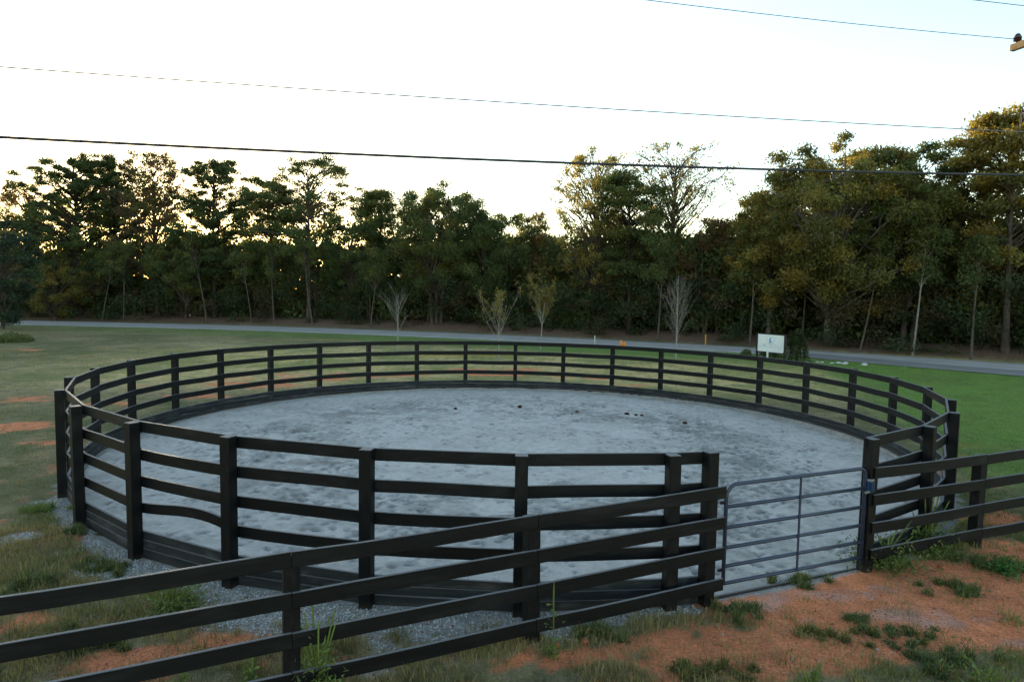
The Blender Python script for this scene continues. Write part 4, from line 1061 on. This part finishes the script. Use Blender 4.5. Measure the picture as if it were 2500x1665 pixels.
def grass_object(name, label, region, n_tuft, per, hh, ww, spread, dens_fn, col_fn, seed):
    r_ = np.random.default_rng(seed)
    x = r_.uniform(region[0], region[1], n_tuft * 4); y = r_.uniform(region[2], region[3], n_tuft * 4)
    mk = masks(x, y)
    p = dens_fn(mk, x, y)
    ok = r_.random(len(x)) < p
    x, y = x[ok][:n_tuft], y[ok][:n_tuft]
    mk = {k: v[ok][:n_tuft] for k, v in mk.items()}
    z = ground_h(x, y, mk)
    n = len(x)
    k = np.repeat(np.arange(n), per)
    sc = np.repeat(r_.uniform(0.5, 1.3, n) , per)
    P = np.c_[x[k] + r_.normal(0, spread, n * per) * sc, y[k] + r_.normal(0, spread, n * per) * sc, z[k] - 0.005]
    H = hh * sc * r_.uniform(0.5, 1.3, n * per); lean = np.abs(r_.normal(0.35, 0.3, n * per))
    col = col_fn({kk: v[k] for kk, v in mk.items()}, P, r_) * r_.uniform(0.7, 1.3, (n * per, 1))
    V, T, K = blades(P, H, lean, ww * r_.uniform(0.7, 1.3, n * per), col, r_)
    if region[3] > 15 or hh < 0.06:
        nb_ = len(P); b_ = np.arange(nb_)[:, None] * 5; V = V[(b_ + [0, 1, 4]).ravel()]; K = K[(b_ + [0, 1, 4]).ravel()]; T = np.arange(3 * nb_).reshape(nb_, 3)
    o = link(name, mesh_np(name, V, T, 3, K), M['grass'])
    return tag(o, label, 'grass', kind='stuff')
G_OL = np.array([0.145, 0.165, 0.048]); G_DR = np.array([0.38, 0.28, 0.14]); G_DK = np.array([0.082, 0.118, 0.042]); G_BR = np.array([0.155, 0.270, 0.050])
def col_mix(mk, P, r_):
    t = np.clip(mk['dry'] * 0.75 + r_.normal(0, 0.22, len(P)), 0, 1)[:, None]
    c = G_OL * (1 - t) + G_DR * t
    dk = (sstep(0.5, 0.7, mk['n_fine']) * 0.7)[:, None]
    hay = (sstep(22, 27, P[:, 1]) * sstep(50, 40, P[:, 1]) * sstep(-26, -12, P[:, 0]))[:, None]
    return (c * (1 - dk) + G_DK * dk) * (1 + 0.7 * hay) + hay * np.array([0.055, 0.045, 0.0])
def free(mk): return (1 - 0.92 * mk['clay']) * (1 - 0.88 * mk['gravel']) * (1 - mk['litter']) * (mk['r'] > 9.45) * (np.abs(mk['rd']) > mk['hw'] + 0.1)
grass_object('foreground_grass', 'patchy weedy grass in the foreground around the fences', (-7.5, 8.5, 5.2, 12.5), 7500, 14, 0.105, 0.007, 0.06, lambda mk, x, y: free(mk) * sstep(0.36, 0.62, mk['n_med']) * (0.35 + 0.65 * (mk['n_big'] > 0.45)), col_mix, 1)
grass_object('short_foreground_grass', 'short thin grass and dead stems on the foreground soil', (-7.5, 9.5, 5.2, 13.0), 12000, 6, 0.042, 0.0055, 0.06, lambda mk, x, y: free(mk) * 0.7 + 0.05, col_mix, 2)
grass_object('field_grass', 'dry olive grass of the field around the pen', (-32, 18, 10, 40), 21000, 8, 0.055, 0.012, 0.10, lambda mk, x, y: free(mk) * (1 - mk['lawn']) * np.clip(16 / y, 0.25, 1) * (np.abs(x) < y * 0.8 + 2), col_mix, 3)
grass_object('verge_grass', 'grass of the far verge between the pen and the road', (-52, 22, 30, 60), 9000, 7, 0.07, 0.02, 0.16, lambda mk, x, y: free(mk) * (mk['rd'] < 0) * (np.abs(x) < y * 0.8 + 2), lambda mk, P, r_: col_mix(mk, P, r_) * (1 - mk['lawn'])[:, None] + G_BR * mk['lawn'][:, None], 4)
grass_object('lawn_grass', 'short bright green mown lawn right of the pen', (8.5, 27, 11.5, 38), 15000, 9, 0.045, 0.010, 0.09, lambda mk, x, y: mk['lawn'] * (mk['r'] > 9.45) * (mk['rd'] < -mk['hw'] - 0.2) * (x < y * 0.8 + 1.5) * np.clip(18 / y, 0.3, 1), lambda mk, P, r_: np.where(r_.random((len(P), 1)) < 0.12 + 0.5 * sstep(0.5, 0.7, mk['n_big'])[:, None], G_OL * 1.35, G_BR) * (0.55 + 0.9 * mk['n_med'])[:, None], 5)
# yellow flowers beyond the pen
n = 900; t = gr.random(n)
A = on_ground(1015, 869); B = on_ground(1300, 868)
P = A + (B - A) * t[:, None]; P[:, 1] += gr.normal(0, 0.55, n); P[:, 2] = gr.uniform(0.03, 0.16, n)
tag(link('yellow_wildflowers', leaf_mesh('yellow_wildflowers', P, 0.045, np.tile(np.array([0.55, 0.36, 0.02]), (n, 1)) * gr.uniform(0.6, 1.2, (n, 1)), gr, flat=0.4), M['grass']), 'strip of yellow wildflowers in the grass beyond the pen', 'flowers', kind='stuff')

# gravel stones
x = gr.uniform(-9.5, 4.5, 150000); y = gr.uniform(5.6, 13.5, 150000); mk = masks(x, y)
ok = (mk['gravel'] > 0.45) & (mk['r'] > 9.2) & (gr.random(len(x)) < np.clip(1.15 - (y - 6.5) * 0.17, 0.1, 1))
x, y = x[ok][:17000], y[ok][:17000]; mk = {k: v[ok][:17000] for k, v in mk.items()}
n = len(x); z = ground_h(x, y, mk)
s = gr.uniform(0.006, 0.017, n)
O = np.array([(1, 0, 0), (0, 1, 0), (-1, 0, 0), (0, -1, 0), (0, 0, 0.75), (0, 0, -0.75)], float)
V = np.c_[x, y, z + s * 0.3][:, None] + O[None] * s[:, None, None] * gr.uniform(0.6, 1.35, (n, 6, 3))
Ft = np.array([(0, 1, 4), (1, 2, 4), (2, 3, 4), (3, 0, 4), (1, 0, 5), (2, 1, 5), (3, 2, 5), (0, 3, 5)])
T = (np.arange(n)[:, None, None] * 6 + Ft[None]).reshape(-1, 3)
gc = gr.uniform(0.2, 0.66, (n, 1)) * np.array([[1.04, 1.0, 0.93]]); rd_ = gr.random(n) < 0.05; gc[rd_] = np.array([0.30, 0.10, 0.06])
tag(link('gravel', mesh_np('gravel', V.reshape(-1, 3), T, 3, np.repeat(gc, 6, axis=0)), M['gravel']), 'loose grey gravel spread along the outside of the pen', 'gravel', kind='stuff')

# soil crumbs and dead straw lying on the bare clay
x = gr.uniform(-7.0, 8.5, 90000); y = gr.uniform(5.4, 11.5, 90000); mk = masks(x, y)
ok = (mk['r'] > 9.4) & (mk['gravel'] < 0.4) & (gr.random(len(x)) < 0.12 + 0.6 * mk['clay'] * sstep(0.45, 0.6, mk['n_fine']))
x, y = x[ok][:14000], y[ok][:14000]; mk = {k: v[ok][:14000] for k, v in mk.items()}
n = len(x); z = ground_h(x, y, mk); s = gr.uniform(0.003, 0.010, n) * np.where(gr.random(n) < 0.05, 2.2, 1)
V = np.c_[x, y, z + s * 0.2][:, None] + O[None] * s[:, None, None] * gr.uniform(0.6, 1.35, (n, 6, 3))
T = (np.arange(n)[:, None, None] * 6 + Ft[None]).reshape(-1, 3)
cc = np.where(mk['clay'][:, None] > 0.4, np.array([0.36, 0.13, 0.07]), np.array([0.16, 0.10, 0.065])) * gr.uniform(0.6, 1.5, (n, 1)); pale = gr.random(n) < 0.06; cc[pale] = np.array([0.45, 0.42, 0.38])
tag(link('soil_crumbs', mesh_np('soil_crumbs', V.reshape(-1, 3), T, 3, np.repeat(cc, 6, axis=0)), M['gravel']), 'loose crumbs of red soil and grit on the foreground ground', 'soil', kind='stuff')
x = gr.uniform(-7.0, 8.5, 60000); y = gr.uniform(5.4, 12.0, 60000); mk = masks(x, y)
ok = (mk['r'] > 9.3) & (gr.random(len(x)) < 0.10 + 0.4 * sstep(0.5, 0.65, mk['n_med']))
x, y = x[ok][:11000], y[ok][:11000]; mk = {k: v[ok][:11000] for k, v in mk.items()}
n = len(x); P = np.c_[x, y, ground_h(x, y, mk) + 0.006]
V, T, K = blades(P, gr.uniform(0.02, 0.06, n), gr.uniform(1.5, 3.5, n), np.full(n, 0.004), np.tile(np.array([0.33, 0.25, 0.14]), (n, 1)) * gr.uniform(0.5, 1.25, (n, 1)), gr)
V[:, 2] = np.minimum(V[:, 2], np.repeat(P[:, 2], 5) + 0.02)
tag(link('dead_straw', mesh_np('dead_straw', V, T, 3, K), M['grass']), 'bits of dead straw strewn over the foreground ground', 'straw', kind='stuff')

# leafy weed mounds in the foreground
for i, (px, py, rx, h, n, bc, lab) in enumerate((
    (1455, 1548, .20, .16, 900, G_DK, 'round dark green weed mound right of the near fence post'),
    (1808, 1492, .26, .15, 1200, G_DK, 'dark grassy weed clump on the red clay just right of the left gate post'),
    (1965, 1422, .30, .12, 1100, G_DK, 'low wide weed clump below the middle of the gate'),
    (1995, 1548, .18, .13, 700, OLIVE, 'leafy weed alone on the clay below the gate'),
    (2090, 1512, .14, .09, 500, G_DK, 'small weed tuft on the pale dusty clay'),
    (2200, 1560, .42, .12, 1500, G_DK, 'long dark weed patch across the foreground clay at right'),
    (2300, 1620, .38, .16, 1800, G_DK, 'bushy dark weed mound at the bottom right'),
    (1715, 1650, .35, .16, 1500, OLIVE * 0.8, 'weed patch at the bottom edge right of the middle'),
    (170, 1590, .34, .20, 2000, G_DK, 'small-leaved green weed between the lower fence rails at left'),
    (250, 1385, .40, .14, 1600, G_DK, 'soft dark grass mound beside the gravel at left'),
    (95, 1430, .36, .18, 1600, G_DK, 'dark grass mound above the top fence rail at left'),
    (205, 1300, .30, .14, 1200, G_DK, 'grass mound left of the second leftmost pen post'),
    (110, 1245, .26, .14, 900, G_BR * 0.8, 'bright green leafy weed at the foot of the leftmost pen post'),
    (2420, 1385, .36, .15, 1400, G_DK, 'weed mound below the right fence post'),
    (2350, 1440, .34, .13, 1200, G_DK * 1.1, 'spreading weed on the clay near the right edge'))):
    g = on_ground(px, py); r_ = np.random.default_rng(500 + i)
    root = thing('weed_mound', lab, 'weed', (g[0], g[1], float(gz(g[0], g[1])[0]) - 0.01), 'weed mounds around the pen')
    nt_ = int(7 + rx * 26); tc_ = np.c_[r_.normal(0, rx * 0.62, nt_), r_.normal(0, rx * 0.36, nt_)]; tz = r_.uniform(0.35, 1.15, nt_)
    k_ = r_.integers(0, nt_, n); an = r_.random(n) * 6.283; q_ = r_.random(n) ** 0.8
    P = np.c_[tc_[k_, 0] + np.cos(an) * 0.065 * q_, tc_[k_, 1] + np.sin(an) * 0.055 * q_, np.zeros(n)]
    hh_ = h * 1.15 * tz[k_] * (1.1 - 0.5 * q_) * r_.uniform(0.4, 1.3, n)
    cc = np.where(r_.random((n, 1)) < 0.3, OLIVE * 1.3, np.where(r_.random((n, 1)) < 0.15, G_DR * 0.8, bc)) * r_.uniform(0.6, 1.4, (n, 1))
    V, T, K = blades(P, hh_, np.abs(r_.normal(0.55, 0.4, n)), 0.007 * r_.uniform(0.7, 1.4, n), cc, r_)
    link('blades', mesh_np('blades', V, T, 3, K), M['grass'], root)
    nl = n // 2; k_ = r_.integers(0, nt_, nl)
    P = np.c_[tc_[k_] + r_.normal(0, 0.05, (nl, 2)), h * 0.7 * tz[k_] * r_.random(nl)]
    link('leaves', leaf_mesh('leaves', P, 0.014, np.tile(bc * 1.1, (nl, 1)) * r_.uniform(0.6, 1.4, (nl, 1)), r_), M['grass'], root)

def stalk_weed(label, px, py, stalks, bushy, seed, spread=0.10, hmul=1.0, colr=np.array([0.17, 0.23, 0.06])):
    """upright seed stalks on thin stems with a leafy foot"""
    g = on_ground(px, py); r_ = np.random.default_rng(seed)
    root = thing('stalk_weed', label, 'weed', (g[0], g[1], float(gz(g[0], g[1])[0]) - 0.01), 'tall stalked weeds by the fences')
    L = []
    for k, (dx, h, bend) in enumerate(stalks):
        h *= hmul
        b0 = np.array([r_.normal(0, 0.03), r_.normal(0, 0.03), -0.02]); e = np.array([dx + bend, r_.normal(0, 0.05), h])
        mid = np.array([dx * 0.5, r_.normal(0, 0.03), h * 0.5])
        tt = np.linspace(0, 1, 9)[:, None]
        pts = (1 - tt) ** 2 * b0 + 2 * tt * (1 - tt) * mid + tt ** 2 * e
        rad = np.interp(tt[:, 0], [0, .45, .55, .9, 1], [.006, .005, .0095, .009, .003])
        b = Bag(); b.tube(pts, rad, 5, True)
        me_ = b.mesh('stalk'); n_ = len(me_.vertices)
        a = me_.color_attributes.new('tint', 'FLOAT_COLOR', 'POINT'); c = np.ones((n_, 4), np.float32); c[:, :3] = colr * r_.uniform(0.8, 1.2); a.data.foreach_set('color', c.ravel())
        link('stalk', me_, M['grass'], root)
        for _ in range(26): L.append(pts[int(r_.integers(1, 6))] + r_.normal(0, 0.04, 3))
    n = bushy * 2
    if n:
        d = r_.normal(size=(n, 3)) * np.array([spread, spread, 0.13]); d[:, 2] = np.abs(d[:, 2]) + 0.01; L += list(d)
    L = np.array(L)
    link('leaves', leaf_mesh('leaves', L, 0.032, np.tile(colr * 0.75, (len(L), 1)) * r_.uniform(0.6, 1.3, (len(L), 1)), r_, aspect=0.35), M['grass'], root)
stalk_weed('weed with a sheaf of pale green seed stalks before the lower left fence', 775, 1690, [(-.16, .62, -.03), (-.10, .50, -.05), (-.04, .78, -.02), (.0, .55, -.01), (.03, .60, -.01), (.07, .62, .03), (.12, .70, .05), (-.2, .45, -.04), (.09, .45, .0), (-.07, .66, -.04), (.15, .58, .02)], 260, 601, 0.12, 1.15)
stalk_weed('single thin stalk with a green tip in front of the near fence post', 1350, 1610, [(-.01, .98, 0.0)], 30, 602, 0.05, 0.85)
stalk_weed('bushy pale green weed at the foot of the right gate post', 2160, 1378, [(-.25, .40, -.1), (-.12, .50, -.04), (.0, .45, .03), (.10, .62, .05), (.18, .66, .10), (.25, .42, .12), (.32, .35, .1), (-.3, .3, -.1)], 900, 603, 0.22)
stalk_weed('tall feathery weed growing through the right fence', 2262, 1345, [(-.15, .55, -.02), (-.05, .80, -.06), (.05, .95, .0), (.14, .98, .04), (.22, .75, .08), (.30, .68, .14), (.36, .55, .2), (.08, .6, .0), (-.22, .62, -.06)], 800, 604, 0.20)
stalk_weed('stalky green weed seen between the top two fence rails at left', 425, 1492, [(-.12, .40, -.05), (-.05, .5, .0), (.04, .55, .04), (.12, .45, .1), (.2, .4, .08)], 420, 605, 0.16, 0.8)
stalk_weed('two thin yellowish stalks before the lowest rail at bottom left', 605, 1700, [(-.02, .5, .0), (.05, .46, .0)], 40, 606, 0.06)
stalk_weed('curled pale stalk beneath the lowest visible rail at left', 445, 1700, [(.0, .40, .10)], 30, 607, 0.05)
stalk_weed('thin upright stalks at the bottom edge below the clay patch', 1985, 1700, [(-.1, .32, -.05), (.0, .28, .0), (.02, .38, .01)], 60, 608, 0.08)
stalk_weed('short green stalks at the bottom right corner', 2400, 1690, [(-.1, .25, .05), (.02, .3, .0), (.12, .24, -.05)], 120, 609, 0.12)
stalk_weed('leafy bright weed by the right fence post', 2450, 1400, [(-.05, .15, -.05), (.05, .12, .05)], 260, 610, 0.12, 1.0, np.array([0.07, 0.19, 0.04]))
print('TRIS', sum(len(m_.loops) - 2 * len(m_.polygons) for m_ in bpy.data.meshes))
